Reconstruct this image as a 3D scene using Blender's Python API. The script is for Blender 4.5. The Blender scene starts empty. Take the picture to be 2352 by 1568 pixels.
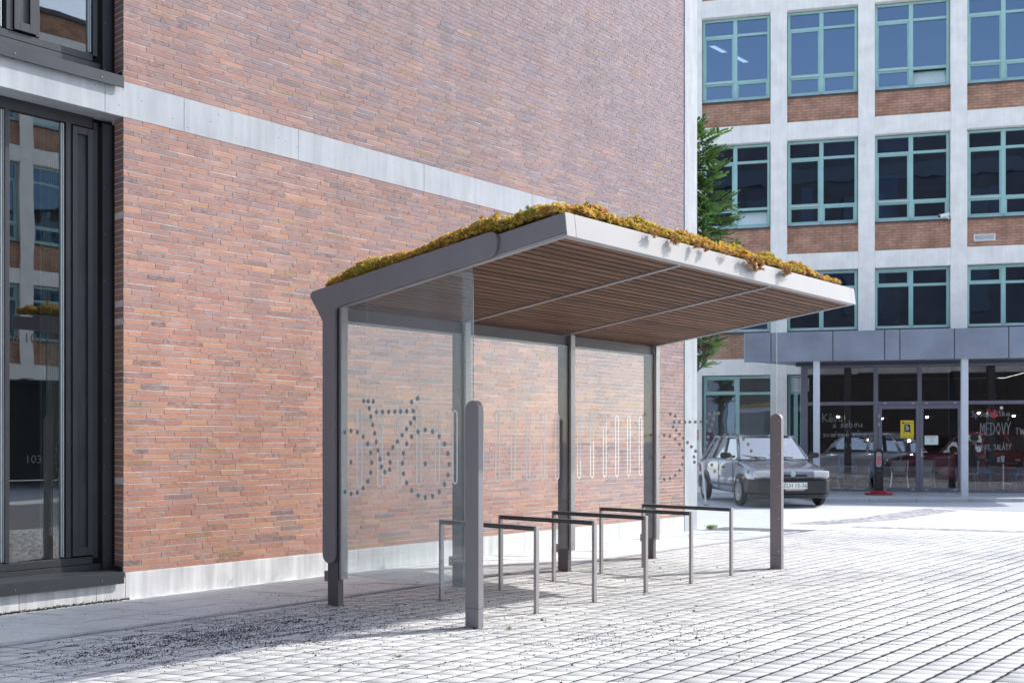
import bpy, math, random
import numpy as np
from mathutils import Vector, Matrix
random.seed(7); RNG = np.random.default_rng(11)
S = bpy.context.scene
COL = S.collection
PI = math.pi
rad = math.radians

# ------------------------------------------------------------------ camera
cd = bpy.data.cameras.new('camera'); cam = bpy.data.objects.new('camera', cd); COL.objects.link(cam)
cam.location = (0, 0, 1.42)
cam.rotation_euler = (PI/2, 0, -math.atan2(.7493, .6622))
cd.sensor_width = 36; cd.lens = 36*2381/2352; cd.shift_y = (1014-784)/2352
cd.clip_start = .05; cd.clip_end = 3000
cd.dof.use_dof = True; cd.dof.focus_distance = 8.6; cd.dof.aperture_fstop = 4.0
S.camera = cam
# ------------------------------------------------------------------ light
SUN_EL = rad(40); az = Vector((.9, -.436)).normalized()
sdir = Vector((az.x*math.cos(SUN_EL), az.y*math.cos(SUN_EL), math.sin(SUN_EL)))
ld = bpy.data.lights.new('sun', 'SUN'); ld.energy = 2.0; ld.angle = rad(.6); ld.color = (1, .95, .88)
sun = bpy.data.objects.new('sun', ld); COL.objects.link(sun)
sun.rotation_euler = sdir.to_track_quat('Z', 'Y').to_euler(); sun.location = (20, -20, 40)
W = bpy.data.worlds.new('World'); S.world = W; W.use_nodes = True
wn = W.node_tree.nodes; wl = W.node_tree.links
sky = wn.new('ShaderNodeTexSky'); sky.sky_type = 'NISHITA'; sky.sun_disc = False
sky.sun_elevation = SUN_EL; sky.sun_rotation = math.atan2(az.x, az.y)
sky.air_density = 1.0; sky.dust_density = 1.0; sky.ozone_density = 1.0
hs = wn.new('ShaderNodeHueSaturation'); hs.inputs['Saturation'].default_value = .72; wl.new(sky.outputs[0], hs.inputs['Color']); wl.new(hs.outputs[0], wn['Background'].inputs[0]); wn['Background'].inputs[1].default_value = .15
S.view_settings.view_transform = 'Standard'; S.view_settings.look = 'None'
S.view_settings.exposure = 1.33; S.view_settings.gamma = 1
try:
    S.cycles.transparent_max_bounces = 24; S.cycles.max_bounces = 10
except Exception: pass

# ------------------------------------------------------------------ picture geometry -> world (world x runs along the brick wall)
CF = Vector((.7493, .6622)).normalized(); CR = Vector((CF.y, -CF.x))
def ground(x, y, z=0.):
    d = 2381*(1.42-z)/(y-1014); l = (x-1176)*d/2381
    return Vector((CF.x*d+CR.x*l, CF.y*d+CR.y*l, z))

# ------------------------------------------------------------------ materials
MATS = {}
def nd(m, t): return m.node_tree.nodes.new(t)
def base(name, col=(.5,.5,.5), rough=.5, metal=0., spec=.5, coat=0.):
    m = bpy.data.materials.new(name); m.use_nodes = True
    b = m.node_tree.nodes['Principled BSDF']
    b.inputs['Base Color'].default_value = (*col, 1); b.inputs['Roughness'].default_value = rough
    b.inputs['Metallic'].default_value = metal; b.inputs['Specular IOR Level'].default_value = spec
    b.inputs['Coat Weight'].default_value = coat; b.inputs['Coat Roughness'].default_value = .05
    MATS[name] = m
    return m, b, m.node_tree.links
def ramp(m, pts):
    r = nd(m, 'ShaderNodeValToRGB'); e = r.color_ramp.elements
    while len(e) < len(pts): e.new(.5)
    for k, (p, c) in enumerate(pts):
        e[k].position = p; e[k].color = (*c, 1) if len(c) == 3 else c
    return r
def noise(m, scale, detail=4, vec=None, rough=.55):
    n = nd(m, 'ShaderNodeTexNoise'); n.inputs['Scale'].default_value = scale
    n.inputs['Detail'].default_value = detail; n.inputs['Roughness'].default_value = rough
    if vec is not None: m.node_tree.links.new(vec, n.inputs['Vector'])
    return n
def objco(m, sc=(1,1,1)):
    t = nd(m, 'ShaderNodeTexCoord'); mp = nd(m, 'ShaderNodeMapping'); mp.inputs['Scale'].default_value = sc
    m.node_tree.links.new(t.outputs['Object'], mp.inputs['Vector'])
    return mp.outputs[0]
def mixc(m, a, b, fac, mode='MIX'):
    x = nd(m, 'ShaderNodeMix'); x.data_type = 'RGBA'; x.blend_type = mode
    L = m.node_tree.links
    for s, i in ((fac, 0), (a, 6), (b, 7)):
        if hasattr(s, 'is_output'): L.new(s, x.inputs[i])
        elif i == 0: x.inputs[0].default_value = s
        else: x.inputs[i].default_value = (*s, 1)
    return x.outputs[2]
def bump(m, b, h, strength=.3, dist=.01):
    n = nd(m, 'ShaderNodeBump'); n.inputs['Strength'].default_value = strength; n.inputs['Distance'].default_value = dist
    m.node_tree.links.new(h, n.inputs['Height']); m.node_tree.links.new(n.outputs[0], b.inputs['Normal'])
def plain(name, col, rough=.5, metal=0., spec=.5, var=.12, scale=6., coat=0., grain=0., sc=(1,1,1)):
    m, b, L = base(name, col, rough, metal, spec, coat)
    v = objco(m, sc)
    n = noise(m, scale, 5, v)
    r = ramp(m, [(.3, tuple(c*(1-var) for c in col)), (.7, tuple(min(1, c*(1+var)) for c in col))])
    L.new(n.outputs[0], r.inputs[0]); L.new(r.outputs[0], b.inputs['Base Color'])
    if grain:
        g = noise(m, 700, 2, v); bump(m, b, g.outputs[0], grain, .001)
    return m
# steel of the shelter: dark grey powder coat
plain('powder_coat', (.26,.248,.268), .5, 0., .4, .05, 3., grain=.12)
plain('powder_shaded', (.125,.118,.13), .45, 0., .4, .05, 3., grain=.1)  # same grey coat darkened, shade on rear posts and beam painted in
plain('powder_coat_lit', (.42,.415,.415), .45, 0., .4, .03, 3., grain=.08)  # same grey coat made paler, front light painted into the fascia colour
plain('steel_grey', (.36,.35,.36), .38, .35, .5, .06, 5.)
plain('rail_dark', (.05,.055,.06), .45, 0., .5, .1)
plain('bolt_steel', (.55,.55,.55), .3, .9, .5, .05)
plain('gasket', (.012,.012,.014), .6)
plain('frame_anthracite', (.042,.045,.054), .42, 0., .5, .12, 4.)
plain('panel_anthracite', (.04,.042,.05), .5, 0., .45, .35, 5., sc=(3,3,.7))
plain('sill_metal', (.055,.06,.07), .4, .2, .5, .14, 4.)
plain('print_white', (.86,.86,.86), .5, var=.02)
plain('print_blue', (.30,.40,.45), .5, var=.03)
plain('print_grey', (.46,.48,.485), .5, var=.03)
plain('green_frame', (.36,.58,.55), .4, 0., .5, .07, 2.)
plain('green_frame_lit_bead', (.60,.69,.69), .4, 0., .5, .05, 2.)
plain('dark_sill', (.06,.065,.075), .5)
plain('cafe_frame', (.17,.17,.215), .45, .2, .5, .06)
plain('column_white', (.62,.66,.72), .5, var=.05)
plain('fascia_grey', (.30,.34,.42), .38, .3, .5, .16, 1.3)
plain('seam_dark', (.04,.045,.06), .6)
plain('interior_dark', (.05,.045,.045), .8, var=.2, scale=1.5)
plain('interior_grey', (.22,.23,.24), .8, var=.15, scale=1.)
plain('pale_or_sky_sheen', (.62,.70,.72), .6, var=.05)
plain('white_paint', (.78,.79,.8), .5, var=.04)
plain('red_paint', (.42,.03,.03), .5, var=.1)
plain('pink_red', (.62,.16,.18), .5, var=.1)
plain('yellow_paper', (.75,.58,.04), .6, var=.03)
plain('paper_white', (.75,.79,.78), .6, var=.02)
plain('ink_black', (.02,.02,.025), .6)
plain('chalk', (.34,.35,.37), .8, var=.1, scale=60)
plain('glass_mark', (.008,.009,.009), .6)
plain('faint_text', (.16,.15,.155), .6)
plain('curtain', (.30,.31,.24), .9, var=.35, scale=9., sc=(6,6,.3))
plain('tyre', (.018,.018,.02), .75, var=.2, scale=20)
plain('rim', (.34,.35,.37), .3, .8, .5, .05)
plain('black_plastic', (.02,.021,.024), .45, var=.1)
plain('car_navy', (.27,.275,.33), .2, .5, .5, .08, 2., coat=1.)
plain('car_silver', (.62,.70,.82), .25, .5, .5, .06, 2., coat=1.)
plain('car_red', (.24,.03,.05), .25, .2, .5, .08, 2., coat=1.)
plain('chair_shell', (.42,.36,.33), .5)
plain('chrome', (.6,.6,.62), .2, 1., .5, .02)
plain('jeans', (.06,.09,.18), .9, var=.25, scale=30)
plain('dark_shirt', (.035,.035,.045), .9, var=.2, scale=30)
plain('skin', (.45,.27,.2), .55, var=.05)
plain('hair_brown', (.06,.04,.03), .6)
plain('bark', (.10,.075,.055), .9, var=.35, scale=14)
plain('roof_felt', (.12,.12,.12), .9)
plain('mirror_brick', (.050,.042,.044), .9, var=.3, scale=.8)
plain('roller', (.20,.24,.34), .9, var=.1)
plain('roller_warm', (.20,.17,.15), .9, var=.1)
plain('blind_blue', (.45,.62,.80), .9, var=.3, scale=12.)
plain('moss', (.035,.04,.02), .95, var=.5, scale=30)
for nm, c, es in (('lamp_white', (1,.95,.85), 1.0), ('bulb_lit', (1,.86,.68), 28.)):
    m, b, L = base(nm, c); b.inputs['Emission Color'].default_value = (*c, 1); b.inputs['Emission Strength'].default_value = es
m, b, L = base('headlight_glass', (.62,.64,.66), .12, 0, .6, 1.)
n = nd(m, 'ShaderNodeTexWave'); n.inputs['Scale'].default_value = 9; L.new(objco(m), n.inputs['Vector']); bump(m, b, n.outputs[0], .3, .01)

def glass(name, tint, ior, haze=0., hazecol=(.8,.85,.9), rough=0., refl=(1,1,1), wave=.02):
    m = bpy.data.materials.new(name); m.use_nodes = True; nt = m.node_tree; nt.nodes.remove(nt.nodes['Principled BSDF'])
    L = nt.links; o = nt.nodes['Material Output']
    tr = nd(m, 'ShaderNodeBsdfTransparent'); tr.inputs[0].default_value = (*tint, 1)
    gl = nd(m, 'ShaderNodeBsdfGlossy'); gl.inputs['Roughness'].default_value = rough
    ge = nd(m, 'ShaderNodeNewGeometry'); io = nd(m, 'ShaderNodeMix'); io.data_type = 'FLOAT'
    io.inputs[2].default_value = ior; io.inputs[3].default_value = 1/ior; L.new(ge.outputs['Backfacing'], io.inputs[0])   # same reflectance from both sides of a thin pane
    fr = nd(m, 'ShaderNodeFresnel'); L.new(io.outputs[0], fr.inputs[0])
    gl.inputs[0].default_value = (*refl, 1)
    mx = nd(m, 'ShaderNodeMixShader'); L.new(fr.outputs[0], mx.inputs[0])
    src = tr.outputs[0]
    if haze:
        df = nd(m, 'ShaderNodeBsdfDiffuse'); df.inputs[0].default_value = (*hazecol, 1)  # pale diffuse haze painted in for the washed sky reflection on the panes
        v = objco(m, (1,1,.25)); n1 = noise(m, 3., 6, v); r = ramp(m, [(.25, (haze*.55,)*3), (.75, (haze*1.45,)*3)]); L.new(n1.outputs[0], r.inputs[0])
        m2 = nd(m, 'ShaderNodeMixShader'); L.new(r.outputs[0], m2.inputs[0]); L.new(tr.outputs[0], m2.inputs[1]); L.new(df.outputs[0], m2.inputs[2])
        src = m2.outputs[0]
    L.new(src, mx.inputs[1]); L.new(gl.outputs[0], mx.inputs[2]); L.new(mx.outputs[0], o.inputs[0])
    MATS[name] = m
    # slight waviness of real panes
    nb = nd(m, 'ShaderNodeBump'); nb.inputs['Strength'].default_value = wave; nb.inputs['Distance'].default_value = .02
    nn = noise(m, 1.6, 2, objco(m)); L.new(nn.outputs[0], nb.inputs['Height']); L.new(nb.outputs[0], gl.inputs['Normal'])
    return m
glass('shelter_glass', (.965,.98,.98), 1.38, .022, (.85,.9,.95), refl=(.50,.57,.62))
glass('side_glass', (.955,.975,.98), 1.5, .085, (.85,.9,.95), refl=(.9,.96,1))
glass('facade_glass', (.50,.62,.74), 3.2, refl=(.37,.51,.68), wave=.06)
glass('cafe_glass', (.86,.88,.9), 1.6)
glass('dark_glass', (.58,.63,.63), 2.5)
glass('car_glass', (.42,.48,.50), 5.5)
plain('glass_edge', (.01,.12,.11), .2, 0, .6, .1)

# brick wall: colours come per brick, smudges from noise
m, b, L = base('roman_brick', (.4,.2,.15), .75, 0, .3)
at = nd(m, 'ShaderNodeVertexColor'); at.layer_name = 'Col'
v = objco(m, (1,1,1.6)); n1 = noise(m, 22, 6, v, .7); n2 = noise(m, 95, 4, v); n3 = noise(m, 7, 5, v)
r1 = ramp(m, [(.3, (.80,.80,.80)), (.7, (1.14,1.14,1.14))]); L.new(n2.outputs[0], r1.inputs[0])
c1 = mixc(m, at.outputs[0], r1.outputs[0], 1., 'MULTIPLY')
th = nd(m, 'ShaderNodeMath'); th.operation = 'MULTIPLY_ADD'; th.inputs[1].default_value = .62; th.inputs[2].default_value = -.13
L.new(at.outputs['Alpha'], th.inputs[0])
ad = nd(m, 'ShaderNodeMath'); ad.operation = 'ADD'; L.new(th.outputs[0], ad.inputs[0]); L.new(n1.outputs[0], ad.inputs[1])
r2 = ramp(m, [(.60, (0,0,0)), (.78, (.85,.85,.85))]); L.new(ad.outputs[0], r2.inputs[0])
c2 = mixc(m, c1, (.15,.115,.12), r2.outputs[0])
# pale lime bloom
r3 = ramp(m, [(.52, (0,0,0)), (.75, (.42,.42,.42))]); L.new(n3.outputs[0], r3.inputs[0])
c3 = mixc(m, c2, (.55,.44,.43), r3.outputs[0])
n5 = noise(m, .55, 6, objco(m, (1,1,.6))); r5 = ramp(m, [(.3, (.86,.86,.87)), (.66, (1.07,1.06,1.05))]); L.new(n5.outputs[0], r5.inputs[0])
n6 = noise(m, 2.4, 5, objco(m, (1.6,1,.12))); r6 = ramp(m, [(.32, (.90,.90,.90)), (.6, (1.03,1.03,1.03))]); L.new(n6.outputs[0], r6.inputs[0])
c3 = mixc(m, mixc(m, c3, r5.outputs[0], 1., 'MULTIPLY'), r6.outputs[0], 1., 'MULTIPLY')
L.new(c3, b.inputs['Base Color']); bump(m, b, n2.outputs[0], .35, .004)

plain('mortar', (.78,.755,.74), .95, 0, .2, .2, 30.)
def concrete(name, col, pits=True, streak=.12, pit_scale=9.):
    m, b, L = base(name, col, .85, 0, .3)
    v = objco(m); n1 = noise(m, 2.2, 6, v); n2 = noise(m, 30, 4, v); n4 = noise(m, 3., 5, objco(m, (4,4,.35)))
    r = ramp(m, [(.3, tuple(c*.9 for c in col)), (.7, tuple(min(1,c*1.08) for c in col))]); L.new(n1.outputs[0], r.inputs[0])
    r2 = ramp(m, [(.35, (1-streak,)*3), (.65, (1.04,)*3)]); L.new(n4.outputs[0], r2.inputs[0])
    c = mixc(m, r.outputs[0], r2.outputs[0], 1., 'MULTIPLY')
    if pits:
        vo = nd(m, 'ShaderNodeTexVoronoi'); vo.inputs['Scale'].default_value = pit_scale; vo.inputs['Randomness'].default_value = 1; L.new(v, vo.inputs['Vector'])
        rv = ramp(m, [(.055, (1,1,1)), (.085, (0,0,0))]); L.new(vo.outputs['Distance'], rv.inputs[0])
        c = mixc(m, c, (.12,.12,.125), rv.outputs[0])
    L.new(c, b.inputs['Base Color']); bump(m, b, n2.outputs[0], .2, .004)
    return m
concrete('band_concrete', (.49,.525,.565), pit_scale=13.)
concrete('plinth_concrete', (.80,.80,.81), pits=False, streak=.25)
concrete('white_render', (.93,.89,.83), pits=False, streak=.03)
concrete('pier_concrete', (.50,.53,.56), pits=True, streak=.14)
concrete('slab_concrete', (.60,.62,.62), pits=False, streak=.05)
concrete('kerb_concrete', (.50,.51,.53), pits=False, streak=.2)
concrete('plaza_concrete', (.56,.575,.60), pits=False, streak=.02)
concrete('asphalt', (.40,.42,.45), pits=False, streak=.06)

# spandrel brick of the far building
m, b, L = base('spandrel_brick', (.3,.12,.06), .85, 0, .25)
tc = nd(m, 'ShaderNodeTexCoord'); sx = nd(m, 'ShaderNodeSeparateXYZ'); cx_ = nd(m, 'ShaderNodeCombineXYZ')
L.new(tc.outputs['Object'], sx.inputs[0]); L.new(sx.outputs[0], cx_.inputs[0]); L.new(sx.outputs[2], cx_.inputs[1])
br = nd(m, 'ShaderNodeTexBrick'); br.inputs['Scale'].default_value = 1; br.inputs['Brick Width'].default_value = .235; br.inputs['Row Height'].default_value = .074
br.inputs['Mortar Size'].default_value = .0075; br.inputs['Color1'].default_value = (.60,.34,.23,1); br.inputs['Color2'].default_value = (.50,.27,.18,1); br.inputs['Mortar'].default_value = (.30,.21,.17,1)
L.new(cx_.outputs[0], br.inputs['Vector'])
n1 = noise(m, 2.5, 5, cx_.outputs[0]); r = ramp(m, [(.35, (.72,.70,.68)), (.62, (1.05,1.05,1.05))]); L.new(n1.outputs[0], r.inputs[0])
L.new(mixc(m, br.outputs[0], r.outputs[0], 1., 'MULTIPLY'), b.inputs['Base Color'])
inv = nd(m, 'ShaderNodeMath'); inv.operation = 'SUBTRACT'; inv.inputs[0].default_value = 1; L.new(br.outputs[1], inv.inputs[1]); bump(m, b, inv.outputs[0], .8, .01)

# pavers: colour per stone
m, b, L = base('paver', (.55,.56,.58), .95, 0, .08)
at = nd(m, 'ShaderNodeVertexColor'); at.layer_name = 'Col'; v = objco(m)
n1 = noise(m, 60, 5, v); n2 = noise(m, .7, 5, v)
r1 = ramp(m, [(.3, (.9,.9,.9)), (.7, (1.06,1.06,1.06))]); L.new(n1.outputs[0], r1.inputs[0])
r2 = ramp(m, [(.3, (.80,.805,.82)), (.6, (1.04,1.04,1.04))]); L.new(n2.outputs[0], r2.inputs[0])
L.new(mixc(m, mixc(m, at.outputs[0], r1.outputs[0], 1., 'MULTIPLY'), r2.outputs[0], 1., 'MULTIPLY'), b.inputs['Base Color']); bump(m, b, n1.outputs[0], .2, .003)
m, b, L = base('gravel_bed', (.14,.14,.155), .95, 0, .2)
v = objco(m); n1 = noise(m, 140, 3, v); r = ramp(m, [(.35, (.06,.06,.07)), (.65, (.30,.30,.33))]); L.new(n1.outputs[0], r.inputs[0]); L.new(r.outputs[0], b.inputs['Base Color']); bump(m, b, n1.outputs[0], .8, .01)
m, b, L = base('gravel', (.06,.06,.07), .9, 0, .3)
at = nd(m, 'ShaderNodeVertexColor'); at.layer_name = 'Col'; L.new(at.outputs[0], b.inputs['Base Color'])
m, b, L = base('cobbles', (.4,.41,.43), .9, 0, .25)
vo = nd(m, 'ShaderNodeTexVoronoi'); vo.inputs['Scale'].default_value = 9; L.new(objco(m), vo.inputs['Vector'])
r = ramp(m, [(.0, (.52,.53,.55)), (.45, (.44,.45,.47)), (.62, (.24,.24,.26))]); L.new(vo.outputs['Distance'], r.inputs[0]); L.new(r.outputs[0], b.inputs['Base Color'])
# soffit wood, grain along x
m, b, L = base('dark_wood', (.15,.10,.075), .6, 0, .3)
at = nd(m, 'ShaderNodeVertexColor'); at.layer_name = 'Col'
v = objco(m, (2.2,70,70)); n1 = noise(m, 1., 6, v, .65); r = ramp(m, [(.25, (.42,.38,.36)), (.5, (.95,.95,.95)), (.75, (1.5,1.5,1.52))]); L.new(n1.outputs[0], r.inputs[0])
L.new(mixc(m, at.outputs[0], r.outputs[0], 1., 'MULTIPLY'), b.inputs['Base Color']); bump(m, b, n1.outputs[0], .3, .002)
def leafmat(name, trans):
    m, b, L = base(name, (.1,.2,.05), .5, 0, .35)
    at = nd(m, 'ShaderNodeVertexColor'); at.layer_name = 'Col'; L.new(at.outputs[0], b.inputs['Base Color'])
    tl = nd(m, 'ShaderNodeBsdfTranslucent'); L.new(at.outputs[0], tl.inputs[0])
    mx = nd(m, 'ShaderNodeMixShader'); mx.inputs[0].default_value = trans
    o = m.node_tree.nodes['Material Output']; L.new(b.outputs[0], mx.inputs[1]); L.new(tl.outputs[0], mx.inputs[2]); L.new(mx.outputs[0], o.inputs[0])
leafmat('leaf', .35); leafmat('sedum_leaf', .25)

# ------------------------------------------------------------------ mesh building
class MB:
    def __init__(s, off=(0,0,0)): s.v = []; s.f = []; s.m = []; s.c = []; s.off = Vector(off)
    def vert(s, p): s.v.append(tuple(Vector(p)-s.off)); return len(s.v)-1
    def face(s, pts, mi=0, col=None, T=None):
        idx = [s.vert(T(p) if T else p) for p in pts]; s.f.append(idx); s.m.append(mi); s.c.append(col)
    def box(s, x0, x1, y0, y1, z0, z1, mi=0, col=None, T=None, skip=''):
        P = [(x0,y0,z0),(x1,y0,z0),(x1,y1,z0),(x0,y1,z0),(x0,y0,z1),(x1,y0,z1),(x1,y1,z1),(x0,y1,z1)]
        b = len(s.v)
        for p in P: s.vert(T(p) if T else p)
        F = {'b':(0,3,2,1),'t':(4,5,6,7),'f':(0,1,5,4),'r':(1,2,6,5),'k':(2,3,7,6),'l':(3,0,4,7)}
        for k, q in F.items():
            if k not in skip: s.f.append([b+i for i in q]); s.m.append(mi); s.c.append(col)
    def prism(s, poly, axis, a, b, mi=0, T=None, col=None):
        def P(q, t): return {'x':(t,q[0],q[1]),'y':(q[0],t,q[1]),'z':(q[0],q[1],t)}[axis]
        n = len(poly); i0 = len(s.v)
        for t in (a, b):
            for q in poly: s.vert(T(P(q,t)) if T else P(q,t))
        s.f.append([i0+k for k in range(n)][::-1]); s.f.append([i0+n+k for k in range(n)])
        s.m += [mi]*2; s.c += [col]*2
        for k in range(n):
            s.f.append([i0+k, i0+(k+1)%n, i0+n+(k+1)%n, i0+n+k]); s.m.append(mi); s.c.append(col)
    def tube(s, pts, rads, n=8, mi=0, col=None):
        pts = [Vector(p) for p in pts]
        if not hasattr(rads, '__len__'): rads = [rads]*len(pts)
        rings = []
        for k, p in enumerate(pts):
            d = (pts[min(k+1, len(pts)-1)]-pts[max(k-1,0)]).normalized()
            a = d.cross(Vector((0,0,1)) if abs(d.z) < .9 else Vector((1,0,0))).normalized(); b_ = d.cross(a)
            rings.append([s.vert(p+(a*math.cos(2*PI*j/n)+b_*math.sin(2*PI*j/n))*rads[k]) for j in range(n)])
        for r0, r1 in zip(rings, rings[1:]):
            for j in range(n): s.f.append([r0[j], r0[(j+1)%n], r1[(j+1)%n], r1[j]]); s.m.append(mi); s.c.append(col)
        for r in (rings[0][::-1], rings[-1]): s.f.append(list(r)); s.m.append(mi); s.c.append(col)
    def lathe(s, prof, c, axis='z', n=24, mi=0):
        rings = []
        for r, h in prof:
            ring = []
            for j in range(n):
                a = 2*PI*j/n; x, y = r*math.cos(a), r*math.sin(a)
                p = {'z':(x,y,h),'y':(x,h,y),'x':(h,x,y)}[axis]
                ring.append(s.vert((c[0]+p[0], c[1]+p[1], c[2]+p[2])))
            rings.append(ring)
        for r0, r1 in zip(rings, rings[1:]):
            for j in range(n): s.f.append([r0[j], r0[(j+1)%n], r1[(j+1)%n], r1[j]]); s.m.append(mi); s.c.append(None)
        for r in (rings[0][::-1], rings[-1]): s.f.append(list(r)); s.m.append(mi); s.c.append(None)
    def build(s, name, mats, parent=None, smooth=False, bevel=0., seg=2, loc=None, angle=35):
        me = bpy.data.meshes.new(name); me.from_pydata(s.v, [], s.f)
        for k in (mats if isinstance(mats, (list, tuple)) else [mats]): me.materials.append(MATS[k])
        me.polygons.foreach_set('material_index', s.m)
        if any(c is not None for c in s.c):
            ca = me.color_attributes.new('Col', 'FLOAT_COLOR', 'CORNER'); arr = []
            for f, c in zip(s.f, s.c):
                c = c or (.5,.5,.5,1); c = c if len(c) == 4 else (*c, 1); arr += list(c)*len(f)
            ca.data.foreach_set('color', arr)
        if smooth: me.polygons.foreach_set('use_smooth', [True]*len(s.f))
        me.update()
        o = bpy.data.objects.new(name, me); COL.objects.link(o)
        if parent: o.parent = parent
        if loc is not None: o.location = loc
        if bevel:
            bv = o.modifiers.new('bevel', 'BEVEL'); bv.width = bevel; bv.segments = seg; bv.limit_method = 'ANGLE'; bv.angle_limit = rad(angle); bv.harden_normals = False
        return o
def npmesh(name, V, F, mat, col=None, parent=None, smooth=False):
    """V (n,3), F (m,k) ints, col (m,4) per face"""
    me = bpy.data.meshes.new(name); m_, k = F.shape
    me.vertices.add(len(V)); me.vertices.foreach_set('co', V.astype(np.float32).ravel())
    me.loops.add(m_*k); me.loops.foreach_set('vertex_index', F.astype(np.int32).ravel())
    me.polygons.add(m_); me.polygons.foreach_set('loop_start', np.arange(0, m_*k, k, dtype=np.int32)); me.polygons.foreach_set('loop_total', np.full(m_, k, np.int32))
    me.materials.append(MATS[mat])
    me.update(calc_edges=True)
    if col is not None:
        ca = me.color_attributes.new('Col', 'FLOAT_COLOR', 'CORNER'); ca.data.foreach_set('color', np.repeat(col.astype(np.float32), k, axis=0).ravel())
    o = bpy.data.objects.new(name, me); COL.objects.link(o)
    if parent: o.parent = parent
    return o
def tag(o, label=None, cat=None, group=None, kind=None):
    if label: o['label'] = label
    if cat: o['category'] = cat
    if group: o['group'] = group
    if kind: o['kind'] = kind
    return o
def thing(name, label, cat, loc=(0,0,0), rz=0, group=None):
    o = bpy.data.objects.new(name, None); COL.objects.link(o); o.location = loc; o.rotation_euler = (0,0,rz); o.empty_display_size = .2
    return tag(o, label, cat, group)
def copy_tree(o, parent=None):
    c = o.copy(); COL.objects.link(c)
    if parent: c.parent = parent
    for ch in [x for x in list(bpy.data.objects) if x.parent == o]: copy_tree(ch, c)
    return c
def sheet(name, pts, z, mat):
    b = MB(); b.face([(p[0], p[1], z) for p in pts]); return tag(b.build(name, mat), kind='structure')
def text_mesh(s, size, T, name, mat, parent, align='CENTER'):
    c = bpy.data.curves.new('t', 'FONT'); c.body = s; c.size = size; c.align_x = align; c.align_y = 'CENTER'; c.resolution_u = 2
    o = bpy.data.objects.new('t', c); COL.objects.link(o); bpy.context.view_layer.update()
    me = bpy.data.meshes.new_from_object(o.evaluated_get(bpy.context.evaluated_depsgraph_get())); me.name = name
    bpy.data.objects.remove(o); bpy.data.curves.remove(c)
    for v in me.vertices: v.co = Vector(T(v.co.x, v.co.y))
    me.materials.clear(); me.materials.append(MATS[mat])
    r = bpy.data.objects.new(name, me); COL.objects.link(r); r.parent = parent
    return r
def rounded(poly, radii, n=6):
    """round the corners of a 2-D polygon"""
    out = []
    N = len(poly)
    for k in range(N):
        p = Vector(poly[k]); a = Vector(poly[k-1]); b = Vector(poly[(k+1)%N]); r = radii[k]
        if r <= 0: out.append(tuple(p)); continue
        u = (a-p).normalized(); w = (b-p).normalized(); ang = u.angle(w); t = min(r/math.tan(ang/2), (a-p).length*.49, (b-p).length*.49)
        r2 = t*math.tan(ang/2); c = p+(u+w).normalized()*(r2/math.sin(ang/2))
        s0 = p+u*t-c; s1 = p+w*t-c; a0 = math.atan2(s0.y, s0.x); a1 = math.atan2(s1.y, s1.x); da = (a1-a0+PI) % (2*PI)-PI
        out += [(c.x+r2*math.cos(a0+da*i/n), c.y+r2*math.sin(a0+da*i/n)) for i in range(n+1)]
    return out

# ================================================================== GROUND
b = MB(); b.face([(-900,-900,-.03),(900,-900,-.03),(900,900,-.03),(-900,900,-.03)]); tag(b.build('ground', 'plaza_concrete'), kind='structure')
PE = lambda v: 15.67+(7.93-v)*.337          # far end line of the paver field
sheet('gravel_bed', [(-4,-6),(PE(-6),-6),(PE(7.45),7.45),(-4,7.45)], -.011, 'gravel_bed')
sheet('plaza', [(PE(-6)-.02,-6),(60,-6),(60,30),(14.6,30),(14.6,8.81),(PE(8.81)-.02,8.81)], -.006, 'plaza_concrete')
# pavers: skewed concrete blocks, wide gravel joints along the rows
SK = math.tan(rad(26)); RH = .156; CW = .150; GV = .017; GU = .0058
rows = np.arange(1.0, 7.40-RH*.5, RH); gvf = lambda v: .0130+.009*np.clip((4.7-v)/1.9, 0, 1)
V0 = []; U0 = []
for r in rows:
    us = np.arange(.4, 17.5, CW)+RNG.uniform(-.03, .03)+ (.06 if RNG.random() < .5 else 0)
    far = us < PE(r)-.02
    near = us > 1.6+.0*us
    us = us[far & near]
    # leave out what no view needs: right of the camera's field
    us = us[us > (r*0+2.0)]
    U0.append(us); V0.append(np.full(len(us), r))
U0 = np.concatenate(U0); V0 = np.concatenate(V0); n = len(U0)
V0 = V0 + .012*np.sin(U0*.9+V0*.5)            # rows laid a little wavy
def para(u0, v0, du, dv, ins, z):
    dv = RH-gvf(v0)
    c = []
    for (a, bb) in ((0,0),(1,0),(1,1),(0,1)):
        vv = v0+ (ins if bb == 0 else dv-ins); uu = u0 + (ins if a == 0 else du-ins) - SK*((vv-v0)-RH/2)
        c.append(np.stack([uu, vv, z], -1))
    return np.stack(c, 1)
zj = RNG.normal(0, .0007, n)
tilt = RNG.normal(0, .0004, (n, 4))
top = para(U0, V0, CW-GU, RH-GV, .0016, zj); top[:,:,2] += tilt
bot = para(U0, V0, CW-GU, RH-GV, 0., zj-.0016); low = bot.copy(); low[:,:,2] = -.012
V = np.concatenate([top, bot, low], 1).reshape(-1, 3)
q = [[0,1,2,3]]+[[4+k,4+(k+1)%4,(k+1)%4,k] for k in range(4)]+[[8+k,8+(k+1)%4,4+(k+1)%4,4+k] for k in range(4)]
F = (np.arange(n)[:,None,None]*12+np.array(q)[None]).reshape(-1, 4)
g = RNG.normal(.57, .034, n)
pc = np.stack([g*.995, g*1., g*1., np.ones(n)], -1)
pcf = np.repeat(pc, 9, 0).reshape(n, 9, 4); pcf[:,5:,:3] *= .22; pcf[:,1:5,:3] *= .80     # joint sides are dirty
tag(npmesh('paving', V, F, 'paver', pcf.reshape(-1,4)), kind='structure')
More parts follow.
